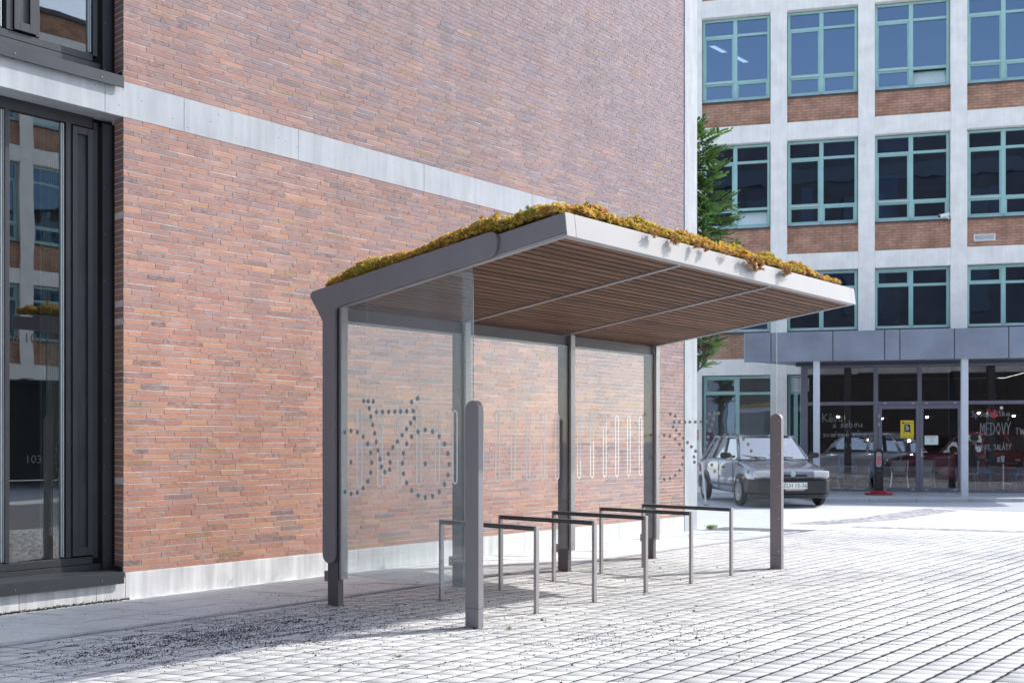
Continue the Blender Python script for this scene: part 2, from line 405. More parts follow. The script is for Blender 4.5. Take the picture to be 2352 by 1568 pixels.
# slab path beside the wall
b = MB(); rw = 0
for v0 in np.arange(7.53, 8.80, .425):
    v1 = min(v0+.421, 8.80)
    for u0 in np.arange(0., 14.6, .275):
        uo = u0+.13*(rw % 2); k = random.uniform(.9, 1.08); z = random.gauss(0, .0012)
        b.face([(uo-SK*(v0-8), v0, z),(uo+.271-SK*(v0-8), v0, z),(uo+.271-SK*(v1-8), v1, z),(uo-SK*(v1-8), v1, z)], 0)
        rw_ = rw
    rw += 1
tag(b.build('slab_path', 'slab_concrete'), kind='structure')
b = MB(); b.face([(-2,7.44,-.009),(PE(7.44),7.44,-.009),(PE(8.81),8.81,-.009),(-2,8.81,-.009)]); tag(b.build('path_bed', 'gravel_bed'), kind='structure')
b = MB()
for k in range(18): b.box(.0+k*.85, .0+k*.85+.846, 7.452, 7.522, -.01, .002)
tag(b.build('path_edging', 'kerb_concrete'), kind='structure')
# patches of cobbles, gutter and asphalt beyond the pavers
sheet('cobble_patch', [(16.67,8.34),(16.99,7.76),(18.83,7.3),(22.25,7.3),(22.45,8.1),(18.94,7.95)], -.002, 'cobbles')
sheet('gutter', [(16.95,7.30),(17.55,5.6),(18.05,4.2),(18.4,2.2),(18.15,2.1),(17.75,4.1),(17.25,5.5),(16.7,7.2)], -.002, 'cobbles')
sheet('road', [(22.6,10.9),(24.55,8.93),(26.5,7.15),(30,1.5),(29,-6),(24.6,-5.5),(23.2,4.5),(22.55,7.0),(23.2,8.9)], -.002, 'asphalt')

# loose gravel: stones in the joints and strewn about, one uncountable mass
def stones(P, size, z):
    n = len(P); a = RNG.uniform(0, 2*PI, n)
    ang = a[:,None]+np.array([0,1,2,3])*PI/2+RNG.normal(0,.25,(n,4)); rr = size[:,None]*RNG.uniform(.6,1.15,(n,4))
    ring = np.stack([P[:,0:1]+rr*np.cos(ang), P[:,1:2]+rr*np.sin(ang), np.repeat((z-.002)[:,None],4,1)], -1)
    apex = np.stack([P[:,0]+size*RNG.normal(0,.25,n), P[:,1]+size*RNG.normal(0,.25,n), z+size*RNG.uniform(.55,1.0,n)], -1)[:,None]
    Vv = np.concatenate([ring, apex], 1).reshape(-1,3)
    Ff = (np.arange(n)[:,None,None]*5+np.array([[0,1,4],[1,2,4],[2,3,4],[3,0,4]])[None]).reshape(-1,3)
    return Vv, Ff
pts = []; szs = []; zz = []
for r in rows:                                   # joints
    L_ = PE(r)-2.2; k = int(L_*(70+5500*(gvf(r)-.012))); u = 2.2+(RNG.random(k)**1.25)*L_
    vj = r-gvf(r)/2+RNG.normal(0,.30*gvf(r),k)+.012*np.sin(u*.9+r*.5)
    pts.append(np.stack([u, vj],-1)); szs.append(RNG.uniform(.0035,.0085,k)); zz.append(np.full(k,-.0075))
def strew(k, f, smin, smax):
    P = f(k); P = P[(P[:,1] > 1.2) & (P[:,1] < 8.75) & (P[:,0] < 14)]
    pts.append(P); szs.append(RNG.uniform(smin, smax, len(P))*RNG.choice([.7,1,1.25],len(P))); zz.append(np.full(len(P), .0015))
def clumps(nc, per, cu, su, cv, sv):
    c = np.stack([RNG.normal(cu,su,nc), RNG.normal(cv,sv,nc)],-1); k = RNG.integers(0,nc,nc*per)
    return c[k]+RNG.normal(0,1,(nc*per,2))*RNG.uniform(.01,.075,(nc,1))[k]*np.array([1.4,.8])
strew(0, lambda k: clumps(170, 22, 4.5,.75, 6.55,.30), .003, .0072)
strew(0, lambda k: clumps(110, 20, 3.8,.5, 6.7,.28), .003, .0072)
strew(0, lambda k: clumps(70, 14, 5.6,1.1, 6.4,.55), .003, .0065)
strew(0, lambda k: clumps(60, 12, 6.3,.8, 4.2,.5), .003, .0065)
strew(1600, lambda k: np.stack([RNG.normal(4.4,.9,k), RNG.normal(6.5,.42,k)],-1), .003, .007)
feet = [(u+x, v) for u in (6.548,7.345,8.15,8.955,9.752) for x, v in ((.02,5.535),(.02,6.653))]+[(u+.03,7.12) for u in (5.712,7.252,8.905,10.572)]+[(5.747,5.463),(10.657,5.463)]
for (fu, fv) in feet:                                # grit caught at the feet of the posts
    big = fv > 7 or fv < 5.5; a_ = RNG.uniform(0,2*PI,46 if big else 16); rr_ = (.085 if big else .032)+np.abs(RNG.normal(0,.014,len(a_)))
    pts.append(np.stack([fu+rr_*np.cos(a_)*(.6 if big else 1), fv+rr_*np.sin(a_)],-1)); szs.append(RNG.uniform(.003,.007,len(a_))); zz.append(np.full(len(a_),.0005))
kx = np.where((U0 < 10) & (RNG.random(n) < .55))[0]; kx = np.repeat(kx, 4); tx = RNG.random(len(kx)); dvx = RH-gvf(V0[kx])     # cross joints
pts.append(np.stack([U0[kx]-GU/2-SK*(tx*dvx-RH/2)+RNG.normal(0,.003,len(kx)), V0[kx]+tx*dvx],-1)); szs.append(RNG.uniform(.0025,.0055,len(kx))); zz.append(np.full(len(kx),-.004))
strew(1300, lambda k: np.stack([RNG.normal(5.6,1.2,k), RNG.normal(6.2,.8,k)],-1), .004, .008)
strew(1500, lambda k: np.stack([RNG.uniform(3,12,k), RNG.uniform(2.5,7.3,k)],-1), .003, .007)
strew(500, lambda k: np.stack([RNG.normal(6.1,.6,k), RNG.normal(4.3,.35,k)],-1), .003, .008)
strew(260, lambda k: np.stack([RNG.uniform(3,12,k), RNG.uniform(7.5,8.7,k)],-1), .003, .006)
strew(60, lambda k: np.stack([RNG.uniform(3,11,k), RNG.uniform(3,7.3,k)],-1), .010, .016)
P = np.concatenate(pts); sz = np.concatenate(szs); z = np.concatenate(zz)
Vv, Ff = stones(P, sz, z)
g = RNG.uniform(.012,.055,len(P)); g[RNG.random(len(P)) < .16] *= 4
gc = np.stack([g*.97, g*.97, g*1.08, np.ones(len(P))],-1)
tag(npmesh('gravel', Vv, Ff, 'gravel', np.repeat(gc,4,0)), 'dark loose gravel in the paver joints and strewn over the paving', 'gravel', kind='stuff')
# soil and moss lying along the foot of the left window
k = 2200; u = RNG.uniform(1.5,4.72,k); v = 8.80-np.abs(RNG.normal(0,.022,k)); Vv, Ff = stones(np.stack([u,v],-1), RNG.uniform(.004,.012,k), np.abs(RNG.normal(.004,.006,k)))
g = RNG.uniform(.015,.06,k); gc = np.stack([g*1.05,g,g*.8,np.ones(k)],-1)
tag(npmesh('soil', Vv, Ff, 'gravel', np.repeat(gc,4,0)), 'dark soil and moss along the foot of the window plinth', 'soil', kind='stuff')

# ================================================================== BRICK BUILDING (wall in the plane y = 8.8)
WU0, WU1, WV, WZ = 4.676, 14.056, 8.8, 9.3
bb = thing('brick_building', 'long red brick building with pale concrete band and dark tall windows at its left end', 'building', (WU0, WV, 0))
off = (WU0, WV, 0)
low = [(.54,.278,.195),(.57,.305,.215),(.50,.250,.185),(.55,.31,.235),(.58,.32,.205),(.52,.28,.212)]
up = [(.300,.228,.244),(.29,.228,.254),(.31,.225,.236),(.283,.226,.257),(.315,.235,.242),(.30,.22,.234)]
b = MB(off); CH = .0533; JT = .0098; BL = .272
def course(z0, r):
    o = (r % 3)*BL/3 + (BL/2 if (r//7) % 2 else 0) + random.uniform(-.012,.012)
    u = WU0-o % BL
    while u < WU1:
        ln = BL if random.random() > .08 else BL*.5
        a, e = max(u, WU0), min(u+ln-.006, WU1)
        if e-a > .02:
            t = min(1, max(0, (a-5.2)/10*.55+(z0-1.2)/5*.75+random.uniform(-.28,.28)))  # mauve haze painted into the brick colour, growing to the right and upward
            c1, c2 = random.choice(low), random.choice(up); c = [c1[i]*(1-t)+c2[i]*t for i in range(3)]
            s = random.gauss(1, .035); rr = random.random(); al = random.uniform(0,.22)
            if rr < .035: c = [x*.45+y*.55 for x, y in zip(c, (.27,.235,.25))]; al = random.uniform(.3,.5)
            elif rr < .27: al = random.uniform(.30,.46)
            elif rr < .285: c = [x*.5+y*.5 for x, y in zip(c, (.40,.27,.12))]; al = .36
            pr = random.uniform(.004,.006); zj = random.gauss(0,.0008); dep = .17 if a < WU0+.01 else .05
            first = a < WU0+.01
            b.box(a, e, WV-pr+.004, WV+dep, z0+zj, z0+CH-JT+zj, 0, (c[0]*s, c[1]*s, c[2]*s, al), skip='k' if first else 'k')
            if first:                                   # header bricks of the reveal
                s2 = random.gauss(1,.08)
        u += ln
r = 0; z = .246
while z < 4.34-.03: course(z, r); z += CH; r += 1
z = 4.665
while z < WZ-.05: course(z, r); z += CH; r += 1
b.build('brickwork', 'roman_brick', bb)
b = MB(off); b.box(WU0+.003, WU1, WV+.0035, WV+.215, .24, WZ); b.build('mortar_bed', 'mortar', bb)
b = MB(off)
edges = [-1.5, 1.0, 3.3, 4.50, 5.28, 6.6, 8.4, 10.35, 12.2, 14.05]
for a, e in zip(edges, edges[1:]): b.box(a+.0012, e-.0012, WV-.004, WV+.26, 4.34, 4.66)
b.build('concrete_band', 'band_concrete', bb, bevel=.003)
b = MB(off)
edges = [-1.5, .9, 2.4, 3.75, 4.42, 4.69, 7.4, 10.2, 12.6, 14.05]
for a, e in zip(edges, edges[1:]): b.box(a+.001, e-.001, WV-.006, WV+.26, -.03, .24 if e > 4.7 else .20)
b.build('plinth', 'plinth_concrete', bb, bevel=.004)
b = MB(off); b.box(WU1+.004, 14.433, WV-.012, WV+.30, -.03, WZ+.1); b.build('end_pier', 'pier_concrete', bb, bevel=.008)
b = MB(off)                                              # the body behind the wall
b.box(WU0+.3, 14.40, WV+.31, 15, -.03, WZ); b.box(-1.5, WU0+.29, 13, 15, -.03, WZ, 0)
b.box(-1.5, WU0+.29, WV+.5, 13, 4.36, 4.62); b.box(-1.5, WU0+.29, WV+.3, 13, 7.6, WZ)
b.build('wall', 'interior_grey', bb)
b = MB(off); b.box(-1.5, 14.40, WV+.02, 15, WZ+.004, WZ+.22); b.build('roof', 'roof_felt', bb)
# --- tall windows left of the corner, set back in the wall
def tall_window(z0, z1, sill0, sill1, panes, panels, mulls, right, name='window'):
    fv = 9.03
    b = MB(off)
    b.box(right, right+.045, fv-.01, fv+.06, z0-.02, z1)                       # jamb
    b.box(.5, right, fv-.006, fv+.06, z0-.07, z0-.004)                          # bottom rail
    b.box(.5, right, fv-.004, fv+.06, z1-.06, z1+.1)                          # head
    for a, e in mulls: b.box(a, e, fv-.012, fv+.06, z0, z1-.06)
    w = b.build(name, 'frame_anthracite', bb, bevel=.003)
    for a, e in panes:
        g = MB(off); g.box(a, e, fv+.026, fv+.031, z0, z1-.06); g.build('pane', 'dark_glass', w)
        q = MB(off)
        for x in (e+.004, e+.020): q.box(x, x+.006, fv+.0, fv+.04, z0+.01, z1-.07)
        q.build('glazing_spacer', 'pale_or_sky_sheen', w)
    for a, e in panels:
        p = MB(off); p.box(a, e, fv-.004, fv+.05, z0+.012, z1-.075)
        i0, i1 = a+.047, e-.052
        p2 = MB(off)
        for (x0,x1,y0,y1) in ((a,i0,z0+.012,z1-.075),(i1,e,z0+.012,z1-.075),(i0,i1,z0+.012,z0+.085),(i0,i1,z1-.14,z1-.075)): p2.box(x0,x1,fv-.028,fv-.006,y0,y1)
        pn = p.build('infill_panel', 'panel_anthracite', w); p2.build('panel_frame', 'frame_anthracite', pn, bevel=.003)
    s = MB(off)
    s.box(-1.0, 4.658, 8.752, 8.765, sill0, sill1)
    s.face([(-1.0,8.752,sill1),(4.658,8.752,sill1),(4.658,9.02,sill1+.014),(-1.0,9.02,sill1+.014)])
    s.box(4.646, 4.658, 8.765, 9.02, sill1-.03, sill1+.045)
    s.box(-1.0, 4.646, 9.022, 9.04, sill1-.05, z0-.075)
    s.build('sill', 'sill_metal', w, bevel=.002)
    t = MB(off)
    t.box(4.575, 4.668, 8.985, 9.012, sill1+.015, z1); t.box(4.6685, 4.676, 8.96, 9.04, sill1+.015, z1, 1)
    t.build('side_trim', ['frame_anthracite','gasket'], w, bevel=.002)
    q = MB(off)
    for k in range(9): q.lathe([(.0035,0),(.003,-.004)], (4.59+.01*(k%2), 8.985, sill1+.1+.42*k), 'y', 8)
    for k in range(8): q.lathe([(.006,0),(.005,-.005)], (4.45-.75*k, 8.752, (sill0+sill1)/2-.01), 'y', 8)
    q.build('screw', 'bolt_steel', w)
    return w
w1 = tall_window(.392, 4.30, .152, .256, [(3.77,4.215),(2.9,3.70),(1.5,2.6)], [(4.307,4.498),(2.65,2.84)], [(4.253,4.303),(3.728,3.768),(2.6,2.645)], 4.502)
w2 = tall_window(4.915, 7.55, 4.585, 4.690, [(4.026,4.462),(2.7,3.68),(1.2,2.4)], [(3.80,3.985),(2.45,2.65)], [(3.99,4.022),(3.74,3.795),(2.4,2.445)], 4.50)
for s, x, zc, h in (('16', 3.80, 2.30, .115), ('101', 3.985, 2.31, .115), ('103', 3.985, 1.265, .10)):
    t = text_mesh(s, h, lambda a, c, x=x, zc=zc: (x+a-off[0], 9.03+.0235-off[1], zc+c), 'glass_number', 'glass_mark', w1)
    t['label'] = 'faint grey number %s on the window glass' % s
b = MB(off)                                               # rooms behind those windows
b.box(-1.5, 4.9, 12.6, 12.9, 0, 4.3); b.box(4.62, 4.9, 9.1, 12.6, 0, 4.3); b.box(-1.5, 4.6, 9.12, 12.6, .02, .12); b.box(-1.5, 4.6, 9.12, 12.6, 4.665, 4.70); b.box(-1.5,4.9,12.6,12.9,4.7,7.5); b.box(4.62,4.9,9.1,12.6,4.7,7.5)
b.build('room', 'interior_dark', bb)
b = MB(off)
for k in range(14): b.box(4.07+k*.0105, 4.07+k*.0105+.009, 9.10+.008*(k%2), 9.125+.008*(k%2), .40, 4.2)
b.build('curtain', 'curtain', bb)
b = MB(off); b.box(3.72, 3.86, 9.3, 9.5, .12, .78); b.build('radiator', 'pale_or_sky_sheen', bb, bevel=.01)

# ================================================================== BIKE SHELTER
L0, L1 = 5.705, 10.60
sh = thing('bike_shelter', 'dark grey steel bike shelter with planted sloping roof and glass sides beside the brick wall', 'bike shelter', (L0, 7.1, 0))
so = (L0, 7.1, 0)
fin = [(7.402,2.707),(7.222,2.470),(7.222,.369),(7.055,.369),(7.055,2.580),(5.185,2.803),(5.150,2.992),(7.365,2.742)]
finp = rounded(fin, [.022,.03,.08,.08,.05,.093,.093,.02])
for x0 in (5.676, 10.648):
    b = MB(so); b.prism(finp, 'x', x0, x0+.026); b.build('end_frame', 'powder_coat', sh, bevel=.0025)
PU = [5.712, 7.252, 8.905, 10.572]
for k, u in enumerate(PU):
    b = MB(so); b.box(u, u+.060, 7.052, 7.195, -.01, 2.50); 
    p = b.build('post', 'powder_shaded', sh, bevel=.004)
    b = MB(so); b.box(u-.004, u+.070, 7.006, 7.030, .235, 2.585); c = b.build('clamp_strip', 'powder_coat_lit' if 0 else 'steel_grey', p, bevel=.002)
    b = MB(so)
    for zz in (.30, 2.44): b.lathe([(.007,7.006),(.0065,7.000),(.002,6.998)], (u+.034,0,zz), 'y', 10)
    b.build('bolt', 'bolt_steel', c)
    b = MB(so); b.box(u+.010, u+.050, 7.197, 7.255, .20, .29); b.build('bracket', 'powder_coat', p, bevel=.002)
b = MB(so); b.box(5.712, 10.64, 7.055, 7.195, 2.462, 2.600); b.build('rear_beam', 'powder_shaded', sh, bevel=.003)
# glass with a green edge
def pane(x0,x1,y0,y1,z0,z1,thin,name='glass_panel',top=None):
    gm = 'shelter_glass' if thin == 'y' or x0 > 8 else 'side_glass'
    b = MB(so); P = [(x0,y0,z0),(x1,y0,z0),(x1,y1,z0),(x0,y1,z0),(x0,y0,z1),(x1,y0,z1),(x1,y1,z1),(x0,y1,z1)]
    if top: P = P[:4]+[(p[0],p[1],top(p[1])) for p in P[4:]]
    for k, q in {'b':(0,3,2,1),'t':(4,5,6,7),'f':(0,1,5,4),'r':(1,2,6,5),'k':(2,3,7,6),'l':(3,0,4,7)}.items():
        big = k in ('fk' if thin == 'y' else 'lr')
        b.face([P[i] for i in q], 0 if big else 1)
    return b.build(name, [gm,'glass_edge'], sh)
def pillring(b, u, zc0, zc1, v, w=.036, st=.0078):
    n = 10; O = []; I = []
    for (cz, a0) in ((zc1-w, 0), (zc0+w, PI)):
        for k in range(n+1):
            a = a0+PI*k/n
            O.append((u+w*math.cos(a), v, cz+w*math.sin(a))); I.append((u+(w-st*2)*math.cos(a), v, cz+(w-st*2)*math.sin(a)))
    N = len(O)
    for k in range(N): b.face([O[k],O[(k+1)%N],I[(k+1)%N],I[k]])
for k in range(3):
    g = pane(PU[k]+.036, PU[k+1]+.028, 7.034, 7.044, .26, 2.470, 'y')
    b = MB(so)
    for j in range(6): pillring(b, (5.935,7.500,9.077)[k]+.2385*j, 1.012, 1.724, 7.0322)
    b.build('stripe_print', 'print_white', g)
rb = lambda v: 2.585+(7.0-v)*.1185                         # underside of the roof along the slope
bike_dots = [(6.724,1.763),(6.666,1.761),(6.603,1.756),(6.654,1.70),(6.064,1.767),(6.134,1.74),(6.563,1.667),(6.487,1.666),(6.411,1.665),(6.336,1.666),(6.266,1.665),(6.191,1.666),(6.116,1.667),(6.633,1.63),(6.609,1.56),(6.586,1.489),(6.563,1.418),(6.541,1.348),(6.518,1.276),(6.499,1.214),(6.458,1.171),(6.399,1.191),(6.393,1.253),(6.415,1.321),(6.358,1.373),(6.304,1.422),(6.248,1.473),(6.193,1.523),(6.146,1.57),(6.103,1.609)]
for cx in (6.889, 5.976):
    bike_dots += [(cx+.268*math.sin(2*PI*k/20), 1.245+.268*math.cos(2*PI*k/20)) for k in range(20)]+[(cx,1.245)]
for x0, pm, pv in ((5.722, 'print_blue', 5.7205), (10.636, 'print_grey', 10.6345)):
    g = pane(x0, x0+.010, 5.455, 7.049, .28, 2.6, 'x', top=lambda v: rb(v)+.03)
    b = MB(so)
    for (v, z) in bike_dots:
        if pm == 'print_grey': v = 6.937-(v-5.976); z -= .012
        if v > 7.045: continue
        b.face([(pv, v+.0205*math.cos(2*PI*k/14), z+.0205*math.sin(2*PI*k/14)) for k in range(14)])
    b.build('bicycle_print', pm, g)
for u in (5.718, 10.628):                                  # front bollards that hold the side glass
    b = MB(so); hw = .069; vc = 5.463; pf = [(vc-hw,-.01),(vc+hw,-.01)]+[(vc+hw*math.cos(PI*k/16), 1.664+hw*math.sin(PI*k/16)) for k in range(17)]
    b.prism(pf, 'x', u, u+.058); p = b.build('front_support', 'powder_coat', sh, bevel=.003)
    b = MB(so); b.box(u-.0006, u+.0586, vc-hw-.0006, vc+hw+.0006, .150, .153); b.build('foot_joint', 'gasket', p)
    if u > 8:
        b = MB(so)
        for k in range(5):
            b.lathe([(.0095,u-.0005),(.0095,u-.003),(.006,u-.0032),(.006,u-.001)], (0, vc-hw+.030, .20+.362*k), 'x', 12)
        b.build('screw', 'bolt_steel', p)
# sloping roof, local (u, s, n): s runs back along the slope, n up
a_ = math.atan(.1175); ca, sa = math.cos(a_), math.sin(a_)
RT = lambda p: (p[0], 4.525+p[1]*ca+p[2]*sa, 2.866-p[1]*sa+p[2]*ca)
SL = 2.80; TH = .168
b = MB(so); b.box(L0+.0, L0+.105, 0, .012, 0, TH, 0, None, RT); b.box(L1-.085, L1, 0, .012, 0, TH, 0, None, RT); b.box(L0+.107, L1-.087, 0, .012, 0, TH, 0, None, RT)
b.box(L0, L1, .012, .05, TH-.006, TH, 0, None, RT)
b.build('front_fascia', 'powder_coat_lit', sh, bevel=.002)
for x0, x1 in ((L0, L0+.012), (L1-.012, L1)):
    b = MB(so); b.box(x0, x1, .0135, SL, .022, TH, 0, None, RT); b.build('side_fascia', 'powder_coat', sh, bevel=.002)
b = MB(so)
for x0, x1, s0, s1 in ((L0+.002, L1-.002, .014, .062), (L0+.002, L0+.050, .063, SL-.27), (L1-.050, L1-.002, .063, SL-.27)):
    b.box(x0, x1, s0, s1, .001, .020, 0, None, RT)
b.build('edge_trim', 'steel_grey', sh, bevel=.0015)
b = MB(so); b.box(L0+.014, L1-.014, .02, SL, .055, .130, 0, None, RT); b.build('roof_deck', 'gasket', sh)
b = MB(so); b.box(L0+.0, L1, SL+.002, SL+.014, .05, TH, 0, None, RT); b.build('rear_fascia', 'powder_coat', sh, bevel=.002)
div = [L0+.050, 7.268, 8.820, L1-.050]
for k in range(3):
    b = MB(so); s = .066
    while s < SL-.26:
        br_ = random.uniform(.75, 1.3); c = (.150*br_, .077*br_, .045*br_)
        b.box(div[k]+.012, div[k+1]-.012, s, s+.069, .010+random.uniform(-.001,.001), .035, 0, c, RT)
        s += .0875
    b.build('slat_ceiling', 'dark_wood', sh, bevel=.0015)
for k in (1, 2):
    b = MB(so); b.box(div[k]-.020, div[k]+.020, .064, SL-.2, -.002, .05, 0, None, RT); b.build('ceiling_divider', 'steel_grey', sh, bevel=.0015)

# sedum planting on the roof
def rosettes(P, R, tint):
    """P centres (n,3), R radius; each rosette 16 fleshy leaves"""
    n = len(P); nl = 15; Vs = []; cs = []
    k = np.arange(nl); az_ = k*2.399; el = np.linspace(.05, 1.35, nl)
    d = np.stack([np.cos(az_)*np.cos(el), np.sin(az_)*np.cos(el), np.sin(el)], -1)
    rot = RNG.uniform(0, 2*PI, n); c, s = np.cos(rot), np.sin(rot)
    D = np.stack([c[:,None]*d[None,:,0]-s[:,None]*d[None,:,1], s[:,None]*d[None,:,0]+c[:,None]*d[None,:,1], np.repeat(d[None,:,2],n,0)], -1)
    tl = RNG.normal(0,.35,(n,1,3)); D = D+tl; D /= np.linalg.norm(D, axis=-1, keepdims=True)
    side = np.cross(D, np.array([0,0,1.])); side /= np.linalg.norm(side, axis=-1, keepdims=True)+1e-6
    upv = np.cross(side, D)
    L_ = R[:,None,None]*RNG.uniform(.75,1.2,(n,nl,1)); w = L_*.24
    c0 = P[:,None,:]+D*L_*.15; mid = P[:,None,:]+D*L_*.62+upv*w*.35; tip = P[:,None,:]+D*L_
    q = np.stack([c0, mid-side*w, tip, mid+side*w], 2)
    Vv = q.reshape(-1,3); Ff = np.arange(n*nl*4).reshape(-1,4)
    cc = np.repeat(tint[:,None,:], nl, 1)*RNG.uniform(.75,1.25,(n,nl,1)); cc = np.clip(cc,0,1)
    return Vv, Ff, np.concatenate([cc.reshape(-1,3), np.ones((n*nl,1))],-1)
def clump_noise(u, s):
    return .5+.28*np.sin(u*9.3+1.7*np.sin(s*5))+.22*np.sin(u*21+s*13+2)
def sed(n, fu, fs):
    u = fu(n); s = fs(n); return u, s
UU = []; SS = []
def addp(u, s): UU.append(u); SS.append(s)
k = 7500; addp(RNG.uniform(L0+.25, L1-.30, k), .02+np.abs(RNG.normal(0,.16,k)))                       # along the front edge
k = 7500; addp(L0+.005+np.abs(RNG.normal(0,.13,k)), RNG.uniform(.10, SL-.10, k))                     # along the left end
k = 2600; addp(RNG.uniform(L0+.05, L1-.05, k), RNG.uniform(.1, SL, k))
u = np.concatenate(UU); s = np.concatenate(SS); ok = (u < L1-.02) & (s < SL); u, s = u[ok], s[ok]
edge = np.minimum(u-L0, s); taper = np.clip((u-L0-.02)/.25, .35, 1)*np.clip((L1-.25-u)/.6, .25, 1)
h = (.055+.115*np.clip(clump_noise(u, s),0,1)*np.clip(edge/.08,.4,1))*np.where(s < .3, np.clip((u-L0)/.3,.75,1), 1)*np.clip((L1-.1-u)/.8,.55,1)
h = h*RNG.uniform(.35,1.0,len(u)); nn = .155+h+.045*np.exp(-((u-L0)/.25)**2)*RNG.uniform(.0,1.,len(u))*(s < SL-.15)+.012
P = np.stack([u, 4.525+s*ca+nn*sa, 2.866-s*sa+nn*ca], -1)
# strands hanging over the front edge
hang = []
for hu, ln in ((6.75,.05),(7.05,.07),(7.38,.05),(7.90,.03),(8.28,.085),(8.36,.11),(8.45,.09),(8.95,.10),(9.02,.06),(7.55,.05),(8.22,.05)):
    k = int(ln*220)
    hang.append(np.stack([hu+RNG.normal(0,.022,k), np.full(k,4.515)-RNG.uniform(.005,.03,k), 3.045-RNG.uniform(-.01,1,k)*ln], -1))
hang = np.concatenate(hang); P = np.concatenate([P, hang])
nP = len(P); R = RNG.uniform(.019,.034,nP)
pal = np.array([[.44,.31,.05],[.36,.29,.05],[.50,.29,.07],[.42,.21,.06],[.26,.28,.05],[.50,.21,.12],[.52,.36,.13]])
g1 = .5+.5*np.sin(P[:,0]*3.1+np.sin(P[:,1]*4)*2); g2 = .5+.5*np.sin(P[:,0]*5.7+1.3)*np.sin(P[:,1]*3.3+.4)
w_ = np.stack([np.full(nP,.8), .7*g1, .7*(1-g1), .6*g2, .35*(g1*(1-g2)), .28*(1-g1)*g2+.25*(P[:,0] > 9.3), .35+.5*(P[:,0] > 9.2)], -1); w_ = np.clip(w_,.02,None); w_ /= w_.sum(1, keepdims=True)
cum = w_.cumsum(1); pick = (RNG.random((nP,1)) > cum).sum(1).clip(0,6); tint = pal[pick]*np.array([.97,1.08,1.35])*RNG.uniform(1.2,2.15,(nP,1))
tint[-len(hang):] = np.array([.50,.30,.13])*RNG.uniform(.8,1.2,(len(hang),1))
tag_s = npmesh('sedum', *[x for x in rosettes(P, R, tint)[:2]], 'sedum_leaf', rosettes.__call__(P[:0], R[:0], tint[:0])[2]) if 0 else None
Vv, Ff, Cc = rosettes(P, R, tint)
tag(npmesh('sedum', Vv, Ff, 'sedum_leaf', Cc), 'yellow green and rusty sedum carpet growing on the shelter roof', 'sedum', kind='stuff')

# bike racks
def rack():
    r = thing('bike_rack', 'nearest', 'bike rack')
    for v in (0, 1.118):
        b = MB(); b.box(0, .042, v, v+.027, -.01, .680); b.build('leg', 'steel_grey', r, bevel=.0025)
    b = MB(); b.box(0, .042, 0, 1.145, .6815, .720); t = b.build('top_rail', 'steel_grey', r, bevel=.0025)
    b = MB(); b.box(-.004, -.0005, .022, 1.123, .684, .699); b.box(-.004, -.0005, .022, 1.123, .702, .717); b.build('rubber_strip', 'rail_dark', t)
    return r
rk = rack()
labs = ['square steel bike rack nearest the camera, beside the left front support', 'square steel bike rack, second from the left front support', 'middle one of the five square steel bike racks under the roof', 'square steel bike rack, second from the right front support', 'square steel bike rack farthest back, nearest the right front support']
for k, u in enumerate((6.548, 7.345, 8.150, 8.955, 9.752)):
    r = rk if k == 0 else copy_tree(rk)
    r.location = (u, 5.522, 0); r['label'] = labs[k]; r['group'] = 'bike racks under the shelter roof'

# ================================================================== WHITE FRAMED BUILDING, local x along the facade to the right, y into it
FO = (26.446, 12.81, 0); FA = math.atan2(-.8827, .4699)
fb = thing('white_building', 'white concrete framed building with green windows and brick panels behind the parked car', 'building', FO, FA)
bays = [(-2.69,-.83),(-.39,1.47),(1.89,3.80),(4.20,6.07)]
cols = [(-4.6,-2.69),(-.83,-.39),(1.47,1.89),(3.80,4.20),(6.07,6.5)]
beams = [(13.22,13.69),(9.67,10.15),(6.09,6.55),(3.26,3.70)]
FT = 14.3
b = MB()
for k, (a, e) in enumerate(cols): b.box(a, e, 0, .40, 0 if k < 2 else 3.3, FT)
for (z0, z1) in beams:
    for (a, e) in bays: b.box(a+.002, e-.002, .003, .40, z0, z1)
b.build('concrete_frame', 'white_render', fb, bevel=.006)
for (z0, z1) in ((13.69,FT),(10.15,10.835),(6.55,7.295),(3.70,4.415)):
    for (a, e) in bays: b = MB(); b.box(a+.003, e-.003, .075, .30, z0+.002, z1); b.build('brick_panel', 'spandrel_brick', fb)
b = MB()
b.box(-4.6, 6.5, 7.5, 7.7, 0, FT-.2); b.box(-4.6,-4.4,.41,7.49,0,FT-.2); b.box(6.3,6.5,.41,7.49,3.8,FT-.2)
for z0, z1 in ((13.3,13.62),(9.74,10.1),(6.15,6.5),(3.48,3.66)): b.box(-4.39, 6.29, .41, 7.49, z0, z1)
b.build('interior', 'interior_grey', fb)
b = MB(); b.box(-4.65, 6.55, -.04, 7.75, FT+.003, FT+.12); b.build('roof', 'roof_felt', fb)
